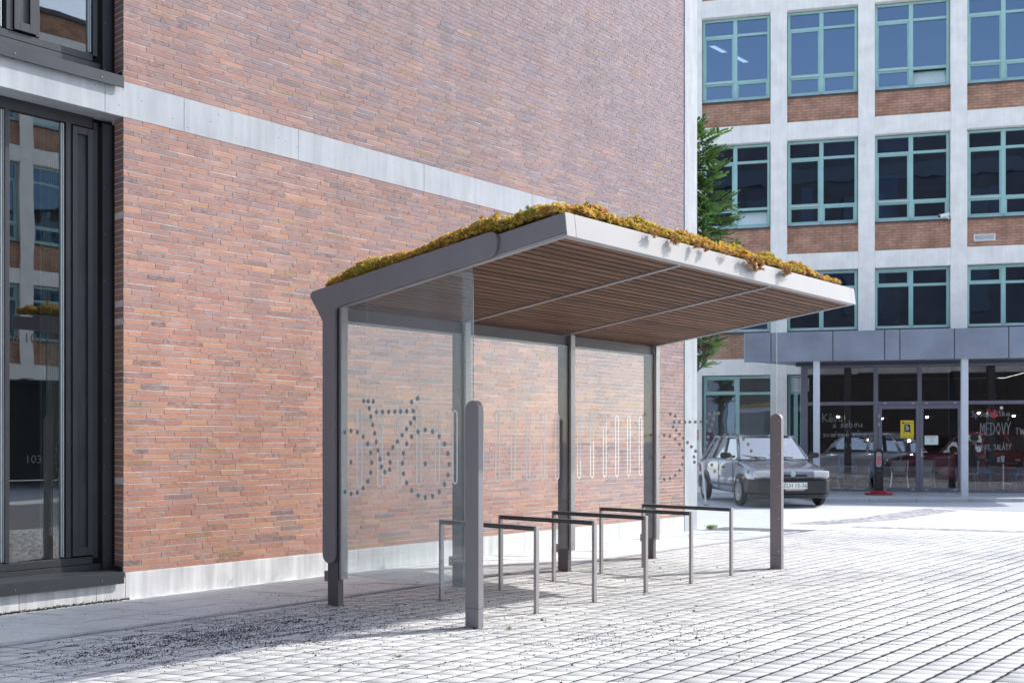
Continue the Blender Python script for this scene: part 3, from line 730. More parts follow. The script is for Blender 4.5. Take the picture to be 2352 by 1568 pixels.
def win(a, e, z0, z1, bars, opened=None, hopper_col=None):
    y = .17; b = MB(); mid = (a+e)/2-.02; F_ = .062; M_ = .055
    b.box(a, a+F_, y, y+.09, z0, z1); b.box(e-F_, e, y, y+.09, z0, z1)
    b.box(a+F_, e-F_, y, y+.09, z1-F_, z1); b.box(a+F_, e-F_, y, y+.09, z0, z0+F_+.02)
    b.box(mid-M_, mid+M_, y-.006, y+.09, z0+F_+.02, z1-F_)
    zs = [z0+F_+.02]+list(bars)+[z1-F_]
    for zb in bars:
        b.box(a+F_, mid-M_, y+.002, y+.09, zb-.035, zb+.035); b.box(mid+M_, e-F_, y+.002, y+.09, zb-.035, zb+.035)
    w = b.build('window', 'green_frame', fb, bevel=.006, seg=1)
    s = MB(); s.box(a-.01, e+.01, -.01+.03, y-.008, z0-.05, z0-.012); s.build('sill', 'dark_sill', w)
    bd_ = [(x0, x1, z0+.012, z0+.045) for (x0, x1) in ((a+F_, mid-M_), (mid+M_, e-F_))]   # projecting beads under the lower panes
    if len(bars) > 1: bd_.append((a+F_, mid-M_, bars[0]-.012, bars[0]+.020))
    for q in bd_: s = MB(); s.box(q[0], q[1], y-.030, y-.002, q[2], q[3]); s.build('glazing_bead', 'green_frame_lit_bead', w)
    for ci, (x0, x1) in enumerate(((a+F_, mid-M_), (mid+M_, e-F_))):
        for k in range(len(zs)-1):
            q0 = zs[k]+(.035 if k else 0); q1 = zs[k+1]-(.035 if k < len(zs)-2 else 0)
            if opened == (ci, k):
                g = MB(); T = lambda p, q0=q0: (p[0], y+.03+(p[1])*math.cos(.35)+(p[2]-q0)*math.sin(.35), q0+(p[2]-q0)*math.cos(.35)-p[1]*math.sin(.35))
                g.box(x0+.03, x1-.03, 0, .01, q0+.03, q1-.03, 1, None, T)  # opaque pale pane, the mirrored sky painted into its colour
                for bx in ((x0,x0+.03,q0,q1),(x1-.03,x1,q0,q1),(x0+.03,x1-.03,q0,q0+.03),(x0+.03,x1-.03,q1-.03,q1)): g.box(bx[0],bx[1],-.02,.02,bx[2],bx[3],0,None,T)
                g.build('open_sash', ['green_frame','pale_or_sky_sheen'], w)['label'] = 'small lower sash tilted open, sky reflection painted pale on its pane'
            else:
                if (ci == 0 and k == 1) or (k == 0 and len(bars) > 1):
                    f2 = MB()
                    for bx in ((x0,x0+.035,q0,q1),(x1-.035,x1,q0,q1),(x0+.035,x1-.035,q0,q0+.03),(x0+.035,x1-.035,q1-.035,q1)): f2.box(bx[0],bx[1],y+.018,y+.075,bx[2],bx[3])
                    f2.build('sash', 'green_frame', w)
                g = MB(); g.box(x0, x1, y+.045, y+.05, q0, q1); g.build('pane', 'facade_glass', w)
    return w
for i, (a, e) in enumerate(bays):
    win(a+.02, e-.02, 10.875, 13.20, (11.42, 12.72), (1,0) if i == 2 else None)
    win(a+.02, e-.02, 7.335, 9.65, (7.87, 9.17), (1,0) if i == 0 else None)
    win(a+.02, e-.02, 4.455, 6.07, (5.62,))
for (x0,x1,z0,z1,mt) in ((.62,1.41,9.2,9.6,'roller'),(1.96,2.78,9.2,9.6,'roller'),(2.05,2.5,7.4,8.6,'roller'),(.0,.3,7.4,8.4,'roller'),(2.1,2.55,4.5,5.5,'roller_warm'),(-1.7,-.9,4.5,5.5,'blind_blue'),(-2.6,-1.8,4.5,5.5,'blind_blue'),(4.8,5.2,7.4,8.2,'roller')):
    b = MB(); N_ = max(2,int((x1-x0)/.07))
    for k in range(N_): b.box(x0+(x1-x0)*k/N_, x0+(x1-x0)*(k+.93)/N_, .26+.012*(k%2), .27+.012*(k%2), z0, z1)
    b.build('window_blind', mt, fb)
win(-2.65, -.75, .95, 3.24, (2.76,))
# partly covered window with a vent beside the café
win(-.36, .09, .95, 3.24, (2.76,))
b = MB(); b.box(-.829, -.391, .40, .6, .02, 3.2); b.box(-2.688, -.832, .10, .38, 0, .90); b.box(-.388, .12, .10, .38, 0, .90); b.build('ground_wall', 'white_render', fb)
b = MB()
for k in range(6): b.box(-.28, .20, .13, .165, 2.80+.062*k, 2.80+.062*k+.042)
b.build('louvre', 'white_paint', fb)
b = MB()                                                  # office ceiling lights in the top left rooms
for (x, y_) in ((-2.60,2.3),(-1.97,3.3)):
    b.face([(x,y_,13.285),(x+.17,y_,13.285),(x+.52,y_+.62,13.285),(x+.35,y_+.62,13.285)])
b.build('ceiling_light', 'lamp_white', fb)
b = MB(); b.box(-2.2,-1.2,2.2,2.25,4.5,5.2); b.build('curtain', 'pale_or_sky_sheen', fb)

# vent grille, security camera on the facade
m_ = FO
def FW(p): 
    c, s_ = math.cos(FA), math.sin(FA); return (FO[0]+c*p[0]-s_*p[1], FO[1]+s_*p[0]+c*p[1], p[2])
vg = thing('vent_grille', 'small white slatted vent grille on the right brick panel under the windows', 'vent', FW((4.62,.075,6.70)), FA)
b = MB()
for bx in ((-.25,.28,-.035,0,0,.03),(-.25,.28,-.035,0,.15,.18),(-.25,-.22,-.035,0,.03,.15),(.25,.28,-.035,0,.03,.15)): b.box(*bx[:2],*bx[2:4],*bx[4:])
b.build('frame', 'white_paint', vg)
b = MB(); b.box(-.22,.25,-.006,-.001,.03,.15,1)
for k in range(4): b.box(-.22,.25,-.028,-.007,.038+.029*k,.054+.029*k)
b.build('slats', ['white_paint','ink_black'], vg)
sc_ = thing('security_camera', 'white security camera at the corner of a second row window sill', 'security camera', FW((3.74,.0,7.31)), FA)
b = MB(); b.tube([(.02,.06,.0),(-.03,-.08,.02),(-.14,-.16,.06)], [.02,.018,.018], 8); b.build('bracket', 'white_paint', sc_)
b = MB(); b.tube([(-.02,-.10,.10),(-.26,-.24,.03)], [.045,.05], 10); hd = b.build('housing', 'white_paint', sc_)
b = MB(); b.tube([(-.262,-.2412,.0295),(-.285,-.255,.023)], [.036,.03], 10); b.build('lens', 'ink_black', hd)

# ------------------------------------------------------------------ café front: canopy, posts, glazing
cf = thing('cafe_pavilion', 'grey panelled canopy over dark café glazing with double doors', 'café', FO, FA)
CQ = -2.2; CZ0, CZ1 = 3.445, 4.19
se = [-1.52,-.84,.665,1.895,2.252,3.508,4.735,6.3,7.6]
b = MB()
for a, e in zip(se, se[1:]): b.box(a+.012, e-.012, CQ, CQ+.03, CZ0, CZ1)
fs = b.build('canopy_fascia', 'fascia_grey', cf, bevel=.012)
b = MB(); b.box(-1.50, 7.6, CQ+.012, CQ+.05, CZ0+.005, CZ1-.005); b.build('panel_seam', 'seam_dark', fs)
b = MB(); b.prism([(-1.50,CQ+.055),(7.6,CQ+.055),(7.6,-.01),(.0,-.01)], 'z', CZ0+.03, CZ1-.04); b.build('canopy_body', 'fascia_grey', cf)
b = MB(); b.box(-.2, 7.6, -1.35, -1.16, 3.39, 3.472); b.build('canopy_gutter', 'sill_metal', cf)
for px in (.20, 3.685):
    b = MB(); b.box(px, px+.155, -2.13, -1.98, .07, 3.474); b.build('post', 'column_white', cf, bevel=.006)
GQ = -1.2
b = MB()
for x0, x1 in ((-.07,.10),(1.735,1.845),(3.85,3.96),(6.2,6.3)): b.box(x0, x1, GQ-.03, GQ+.07, .14, 3.40)
for x0, x1 in ((.10,1.735),(1.845,2.80),(2.90,3.85),(3.96,6.2)): b.box(x0, x1, GQ-.02, GQ+.06, 2.365, 2.455); b.box(x0, x1, GQ-.02, GQ+.06, 3.34, 3.40)
for x0, x1 in ((.10,1.735),(3.96,6.2)): b.box(x0, x1, GQ-.02, GQ+.06, .14, .19)
b.box(2.80, 2.90, GQ-.025, GQ+.065, 2.365, 3.40)
gf = b.build('glazing_frame', 'cafe_frame', cf, bevel=.005)
b = MB()
for x0, x1 in ((.10,1.735),(3.96,6.2)): b.box(x0, x1, GQ, GQ+.01, .19, 2.365); b.box(x0, x1, GQ, GQ+.01, 2.455, 3.34)
for x0, x1 in ((1.845,2.80),(2.90,3.85)): b.box(x0, x1, GQ, GQ+.01, 2.455, 3.34)
b.build('glazing', 'cafe_glass', gf)
b = MB(); b.box(-.07,-.06, GQ+.07, -.02, .14, 3.4); b.build('side_glazing', 'cafe_glass', gf)
for x0, x1, hx, hs in ((1.85,2.846,1.86,1),(2.850,3.845,3.835,-1)):
    b = MB(); st = .085
    b.box(x0, x0+st, GQ-.045, GQ+.03, .165, 2.36); b.box(x1-st, x1, GQ-.045, GQ+.03, .165, 2.36); b.box(x0+st, x1-st, GQ-.045, GQ+.03, 2.26, 2.36); b.box(x0+st, x1-st, GQ-.045, GQ+.03, .165, .245)
    d = b.build('door', 'cafe_frame', cf, bevel=.005)
    b = MB(); b.box(x0+st, x1-st, GQ-.012, GQ-.002, .245, 2.26); b.build('door_glass', 'cafe_glass', d)
    b = MB()
    for z in (.33, 1.87, 2.08): b.box(hx-.03, hx+.03, GQ-.075, GQ-.046, z-.045, z+.045)
    b.build('hinge', 'steel_grey', d, bevel=.004)
    b = MB()
    for xx in (x0+.16, x1-.16): b.box(xx-.035, xx+.035, GQ-.050, GQ-.046, .195, .212); b.box(xx-.03, xx+.03, GQ-.050, GQ-.046, 2.395, 2.41)
    b.build('reflector_sticker', 'white_paint', d)
    if hs < 0:
        b = MB(); b.box(x0+.02, x0+.06, GQ-.06, GQ-.046, 1.02, 1.26); b.tube([(x0+.03,GQ-.09,1.16),(x0+.17,GQ-.09,1.16)], .011, 8); b.tube([(x0+.03,GQ-.05,1.16),(x0+.03,GQ-.09,1.16)], .011, 8)
        b.build('handle', 'chrome', d)
b = MB(); b.box(-.05, 6.3, GQ-.02, 5.9, .0, .135); b.build('floor', 'kerb_concrete', cf)
b = MB(); b.box(.05, 6.3, 5.6, 5.8, .14, 3.4); b.box(6.3, 6.4, -1.1, 5.6, .14, 3.4); b.box(.13, .2, .5, 5.6, .14, 3.4); b.box(-.05,6.3,GQ+.08,5.6,3.41,3.44); b.build('interior_wall', 'interior_dark', cf)
b = MB()
for px, py in ((1.08,-.6),(4.62,-.5)): b.box(px, px+.16, py, py+.3, .14, 3.4)
b.build('inner_column', 'ink_black', cf)
# pendant lamps inside
pl = []
for k, (x, z) in enumerate(((.95,2.10),(2.08,2.05),(3.22,2.08),(4.78,2.62),(4.5,2.18),(5.35,2.10))):
    t = thing('pendant_lamp', 'x', 'lamp', FW((x, .1, z)), FA, 'pendant lamps inside the café')
    b = MB(); b.lathe([(.02,.10),(.16,.012),(.165,.006),(.02,.09)], (0,0,0), 'z', 16); b.build('shade', 'sill_metal', t)
    b = MB(); b.lathe([(.01,.05),(.034,.02),(.03,-.01),(.008,-.025)], (0,0,0), 'z', 12); b.build('bulb', 'bulb_lit', t)
    b = MB(); b.tube([(0,0,.09),(0,0,3.40-z)], .006, 6); b.build('cord', 'ink_black', t)
    t['label'] = ['lit pendant lamp behind the chalk writing left of the doors', 'lit pendant lamp behind the left door leaf', 'lit pendant lamp behind the right door leaf', 'highest lit pendant lamp, in the upper pane right of the doors', 'lit pendant lamp just right of the white post by the doors', 'lit pendant lamp at the right end of the café glazing'][k]
# chalk writing: a small stroke alphabet
G = {'K':(.7,[[(0,0),(0,1)],[(.6,1),(.05,.5),(.65,0)]]),'a':(.55,[[(.45,.5),(.2,.55),(0,.25),(.2,0),(.42,.2),(.45,.5),(.45,.05),(.55,0)]]),'v':(.5,[[(0,.5),(.2,0),(.45,.55)]]),'s':(.45,[[(.4,.5),(.1,.5),(.1,.3),(.38,.2),(.3,0),(0,.02)]]),
'e':(.5,[[(0,.25),(.4,.3),(.35,.5),(.1,.5),(0,.2),(.15,0),(.45,.1)]]),'b':(.5,[[(0,1),(0,0),(.3,0),(.42,.25),(.25,.5),(0,.35)]]),'o':(.5,[[(.2,.5),(0,.25),(.2,0),(.4,.25),(.2,.5),(.5,.5)]]),'u':(.55,[[(0,.5),(.05,.05),(.3,.05),(.42,.5),(.42,.08),(.55,0)]]),
'r':(.4,[[(0,.5),(.05,0),(.05,.3),(.2,.5),(.38,.45)]]),'n':(.5,[[(0,.5),(.02,0),(.05,.35),(.25,.5),(.4,.35),(.42,0)]]),'i':(.25,[[(.05,.5),(.08,0),(.22,.05)],[(.08,.7),(.1,.74)]]),'l':(.3,[[(.05,0),(.2,.9),(.05,.95),(.05,.1),(.25,0)]]),'k':(.5,[[(.0,0),(.08,1)],[(.4,.5),(.05,.25),(.42,0)]]),
't':(.4,[[(.12,.9),(.12,.05),(.35,.05)],[(0,.55),(.35,.58)]]),'p':(.5,[[(0,.5),(0,-.4)],[(0,.4),(.25,.5),(.4,.25),(.2,0),(0,.1)]]),'c':(.45,[[(.4,.45),(.15,.5),(0,.25),(.15,0),(.42,.08)]]),':':(.3,[[(.1,.4),(.12,.44)],[(.1,.05),(.12,.09)]]),',':(.25,[[(.1,.08),(.02,-.15)]]),
'M':(.8,[[(0,0),(.08,1),(.35,.3),(.6,1),(.72,0)]]),'E':(.55,[[(.5,1),(0,1),(0,0),(.5,0)],[(0,.5),(.4,.5)]]),'D':(.65,[[(0,0),(0,1),(.35,.9),(.55,.5),(.35,.1),(0,0)]]),'O':(.65,[[(.3,1),(0,.5),(.3,0),(.55,.5),(.3,1)]]),'V':(.6,[[(0,1),(.28,0),(.55,1)]]),'Y':(.6,[[(0,1),(.27,.5)],[(.55,1),(.27,.5),(.2,0)]]),
'T':(.6,[[(0,1),(.55,1)],[(.27,1),(.27,0)]]),'W':(.8,[[(0,1),(.2,0),(.38,.8),(.55,0),(.75,1)]]),'I':(.25,[[(.1,1),(.1,0)]]),'S':(.55,[[(.5,.9),(.2,1),(.05,.75),(.45,.35),(.3,0),(0,.1)]]),'G':(.65,[[(.55,.85),(.3,1),(0,.5),(.3,0),(.55,.1),(.55,.45),(.3,.45)]]),'R':(.6,[[(0,0),(0,1),(.4,.9),(.4,.6),(0,.5),(.5,0)]]),'A':(.6,[[(0,0),(.28,1),(.5,0)],[(.1,.4),(.42,.4)]]),'L':(.5,[[(0,1),(0,0),(.45,0)]]),' ':(.35,[])}
ACC = {'á':'a','é':'e','í':'i','ř':'r','Ý':'Y','Á':'A'}
def chalk(lines, name, label):
    t = thing(name, label, 'writing', FO, FA)
    for (s, x, z, h, wd) in lines:
        b = MB(); y = GQ-.004; cur = 0.; segs = []
        for ch in s:
            gch = ACC.get(ch, ch); w, st = G[gch]; top = 1.25 if gch.isupper() else .85
            if ch in ACC: st = st+([[(.15,top-.1),(.3,top+.15)]] if ch != 'ř' else [[(.05,top),(.18,top-.12),(.3,top)]])
            for pl_ in st: segs.append([(cur+px+random.uniform(-.03,.03), pz+random.uniform(-.03,.03)) for px, pz in pl_])
            cur += w+.12
        for pp in segs:
            pp = [(x+px*wd/cur, z+pz*h+px*wd/cur*.02) for px, pz in pp]
            for p, q in zip(pp, pp[1:]):
                d = Vector((q[0]-p[0], q[1]-p[1]))
                if d.length < 1e-5: continue
                nrm = Vector((-d.y, d.x)).normalized()*.0052
                b.face([(p[0]-nrm.x,y,p[1]-nrm.y),(q[0]-nrm.x,y,q[1]-nrm.y),(q[0]+nrm.x,y,q[1]+nrm.y),(p[0]+nrm.x,y,p[1]+nrm.y)])
        b.build('chalk_line', 'chalk', t)
    return t
chalk([('Káva',.48,1.93,.22,.52),('s sebou',.73,1.79,.17,.76),('svařené víno',.48,1.54,.16,1.1),('alko i nealko',.68,1.28,.17,.96)], 'chalk_writing', 'white chalk handwriting about coffee on the glass left of the doors')
chalk([('Specialitka:',4.08,2.05,.15,.98),('MEDOVÝ',4.28,1.59,.30,.74),('TWIST',5.11,1.60,.16,.46),('GYROS, SALÁTY',4.16,1.205,.14,.86)], 'chalk_writing', 'white chalk handwriting reading MEDOVÝ on the glass right of the doors')
sg = thing('logo_sticker', 'red script sticker with a small flower on the glass right of the doors', 'sticker', FW((4.61,GQ-.007,2.17)), FA)
text_mesh('Rubio', .155, lambda a, c: (a, 0, c+.02), 'lettering', 'red_paint', sg)
b = MB(); b.box(-.06,.06,-.001,.001,-.14,-.05); b.build('red_patch', 'red_paint', sg)
b = MB(); b.face([(.17+.045*math.cos(k*PI/8)*(1 if k%2 else .7), -.002, .10+.045*math.sin(k*PI/8)*(1 if k%2 else .7)) for k in range(16)]); b.face([(.17+.018*math.cos(k*PI/6), -.003, .10+.018*math.sin(k*PI/6)) for k in range(12)],1); b.build('flower', ['paper_white','yellow_paper'], sg)
pt = thing('poster', 'yellow poster with a folding board picture on the left door glass', 'poster', FW((2.55,GQ-.018,1.74)), FA)
b = MB(); b.box(-.16,.16,0,.004,-.225,.225); b.build('sheet', 'yellow_paper', pt)
b = MB(); b.box(-.06,.07,-.003,-.001,-.07,.12); b.build('picture', 'ink_black', pt); b = MB()
for x in (-.08,.08): b.face([(x-.006,-.002,-.12),(x+.006,-.002,-.12),(x*.8+.006,-.002,.12),(x*.8-.006,-.002,.12)])
for x, z in ((-.03,.07),(0,.03),(-.02,-.01)): b.box(x-.02,x+.05,-.005,-.0035,z-.010,z+.010,1)
b.face([(-.10+.028*math.cos(k*PI/6),-.002,.165+.028*math.sin(k*PI/6)) for k in range(12)],2)
b.build('drawing', ['ink_black','paper_white','red_paint'], pt)
text_mesh('aboard.cz', .055, lambda a, c: (a+.035, -.002, c+.165), 'lettering', 'ink_black', pt); text_mesh('www.aboard.cz', .045, lambda a, c: (a, -.002, c-.18), 'lettering', 'ink_black', pt)
nt_ = thing('notice', 'white paper notice on the right door glass', 'notice', FW((3.13,GQ-.018,1.46)), FA)
b = MB(); b.box(-.16,.16,0,.004,-.115,.115); b.build('sheet', 'paper_white', nt_)
b = MB(); b.box(-.11,.11,-.002,-.0005,.078,.092)
for k, w in enumerate((.02,.07,.07,.09,.05)): b.box(-.02,-.02+w,-.002,-.0005,.045-.026*k,.051-.026*k)
b.build('print', 'faint_text', nt_)
# pavement sign
ps = thing('pavement_sign', 'narrow black upright sign with red base by the left café door', 'sign', FW((1.80,-1.78,.082)), FA)
b = MB(); b.prism(rounded([(-.105,.10),(.105,.10),(.105,1.16),(-.105,1.16)], [0,0,.1,.1]), 'y', -.015, .015); bd = b.build('board', 'ink_black', ps, bevel=.004)
b = MB(); b.prism([(.30*math.cos(k*PI/8)*(1.15 if 1 else 1), .30*math.sin(k*PI/8)*.7) for k in range(16)], 'z', 0, .05); b.prism([(.2*math.cos(k*PI/8), .2*math.sin(k*PI/8)*.7) for k in range(16)], 'z', .0505, .10); b.build('base', 'red_paint', ps, bevel=.02)
b = MB(); b.prism(rounded([(-.065,.70),(.065,.70),(.065,1.08),(-.065,1.08)], [.06]*4), 'y', -.018, -.0155); b.prism(rounded([(-.04,.76),(.04,.76),(.055,.93),(0,1.0),(-.055,.93)], [.02]*5), 'y', -.020, -.0185, 1)
b.build('picture', ['chair_shell','pink_red'], bd)
b = MB()
for z in (.62,.60,.48,.41,.33,.27,.2): b.box(-.05,.05,-.018,-.0155,z,z+.008)
b.build('print', 'faint_text', bd)

# chairs, table and guests inside
def chair(loc, rz, label):
    t = thing('cafe_chair', label, 'chair', loc, rz, 'café chairs behind the glazing')
    b = MB(); b.prism(rounded([(-.2,-.2),(.2,-.2),(.2,.2),(-.2,.2)], [.06]*4), 'z', .44, .462); b.build('seat', 'chair_shell', t)
    b = MB()
    pr = [(-.2,.80),(.2,.80),(.13,.5),(-.13,.5)]; b.prism(pr, 'y', -.215, -.195); b.build('backrest', 'chair_shell', t)
    for x in (-.18,.18):
        for y in (-.19,.19):
            b = MB(); b.tube([(x,y,.44),(x*1.25,y*1.25,0)], .011, 6); b.build('leg', 'chrome', t)
    b = MB(); b.tube([(-.19,-.205,.45),(-.215,-.22,.81),(.215,-.22,.81),(.19,-.205,.45)], .011, 6); b.build('back_frame', 'chrome', t)
    return t
chair(FW((.70,-.55,.137)), FA, 'steel legged chair behind the glass beside the left white post')
chair(FW((1.50,-.2,.137)), FA+.2, 'steel legged chair behind the glass just left of the doors')
chair(FW((2.45,-.45,.137)), FA-.1, 'pale backed chair behind the left door leaf')
chair(FW((3.1,-.3,.137)), FA+.1, 'pale backed chair behind the right door leaf')
chair(FW((4.15,-.35,.137)), FA+PI/2, 'chair under the seated guest beside the white post at the doors')
chair(FW((5.75,-.3,.137)), FA-PI/2, 'chair at the far right end of the café glazing')
tb = thing('cafe_table', 'small dark round table between the two seated guests', 'table', FW((5.0,-.35,.137)), FA)
b = MB(); b.lathe([(.34,.72),(.35,.735),(.34,.75)], (0,0,0), 'z', 24); b.build('tabletop', 'sill_metal', tb); b = MB(); b.lathe([(.2,0),(.2,.02),(.03,.04),(.03,.72)], (0,0,0), 'z', 16); b.build('pedestal', 'chrome', tb)
nh = thing('menu_holder', 'small white menu cards standing on the café table', 'menu', FW((4.92,-.38,.888)), FA)
b = MB(); b.box(-.07,.0,-.01,.01,0,.14); b.build('card', 'paper_white', nh); b = MB(); b.box(.02,.10,-.02,.0,0,.17); b.build('card', 'paper_white', nh)
def guest(loc, rz, label):
    t = thing('person', label, 'person', loc, rz)
    vs = [((0,0,.55),.13),((.0,0,.75),.13),((.03,0,1.0),.135),((.05,0,1.13),.075),((.07,0,1.2),.055),((.09,0,1.29),.082),((.10,0,1.38),.085)]
    es = [(k,k+1) for k in range(6)]
    def add(chain, root):
        i = len(vs); prev = root
        for p, r in chain: vs.append((p, r)); es.append((prev, len(vs)-1)); prev = len(vs)-1
    for s in (-1, 1):
        add([((.10,s*.10,.53),.085),((.42,s*.12,.52),.065),((.45,s*.12,.28),.048),((.43,s*.12,.07),.036),((.55,s*.13,.04),.035)], 0)
        add([((.05,s*.19,1.06),.06),((.10,s*.24,.83),.045),((.32,s*.14,.80),.034),((.40,s*.11,.81),.028)], 2)
    me = bpy.data.meshes.new('body'); me.from_pydata([v for v, r in vs], es, [])
    o = bpy.data.objects.new('tmp', me); COL.objects.link(o)
    sk = o.modifiers.new('skin', 'SKIN'); ss = o.modifiers.new('ss', 'SUBSURF'); ss.levels = 1; ss.render_levels = 1
    for k, (v, r) in enumerate(vs): me.skin_vertices[0].data[k].radius = (r, r)
    me.skin_vertices[0].data[0].use_root = True
    bpy.context.view_layer.update()
    m2 = bpy.data.meshes.new_from_object(o.evaluated_get(bpy.context.evaluated_depsgraph_get())); m2.name = 'body'
    bpy.data.objects.remove(o)
    m2.materials.clear()
    for k in ('dark_shirt','jeans','skin'): m2.materials.append(MATS[k])
    for p in m2.polygons:
        c = p.center; p.material_index = 2 if (c.z > 1.19 or (c.x > .34 and c.z > .72)) else (1 if c.z < .6 else 0); p.use_smooth = True
    bo = bpy.data.objects.new('body', m2); COL.objects.link(bo); bo.parent = t
    b = MB(); b.lathe([(.02,.105),(.07,.09),(.1,.045),(.102,-.01),(.085,-.06)], (.085,0,1.38), 'z', 14); b.build('hair', 'hair_brown', t, smooth=True)
    b = MB(); b.tube([(.17,0,1.36),(.205,0,1.325)], [.012,.016], 6)
    for s in (-1,1): b.tube([(.168,s*.032,1.372),(.176,s*.032,1.372)], [.009,.006], 6, 1)
    b.box(.165,.178,-.025,.025,1.285,1.293,2)
    b.build('face', ['skin','ink_black','pink_red'], t)
    return t
guest(FW((4.22,-.35,.137)), FA, 'person in dark clothes seated left of the café table')
guest(FW((5.72,-.3,.137)), FA+PI, 'person in jeans seated right of the café table')

# ------------------------------------------------------------------ kerb and pavement before the café
kp = [(23.06,10.66),(24.52,9.00),(25.42,8.10),(26.30,7.15)]
pv = [(p[0], p[1]) for p in kp]
c, s_ = math.cos(FA), math.sin(FA)
back = [FW((7.5,-.02,0))[:2], FW((-.2,-.02,0))[:2], (24.35,11.95)]
b = MB(); b.prism([(p[0]+.1,p[1]+.1) for p in kp]+[(27.6,5.2)]+list(back), 'z', -.02, .078); tag(b.build('pavement', 'kerb_concrete'), kind='structure')
b = MB()
for p, q in zip(kp, kp[1:]):
    d = Vector((q[0]-p[0], q[1]-p[1])); nn_ = max(1, int(d.length/1.0)); u = d.normalized(); w = Vector((-u.y, u.x))
    if w.dot(Vector((.75,.66))) < 0: w = -w
    for k in range(nn_):
        a0 = Vector(p)+d*k/nn_+u*.004; a1 = Vector(p)+d*(k+1)/nn_-u*.004
        b.prism([tuple(a0),tuple(a1),tuple(a1+w*.14),tuple(a0+w*.14)], 'z', -.02, .086)
a0, a1 = Vector(kp[-1]), Vector((27.3,5.2)); u = (a1-a0).normalized(); w = Vector((.75,.66))*.14
tag(b.build('kerb', 'asphalt', bevel=.012), kind='structure')

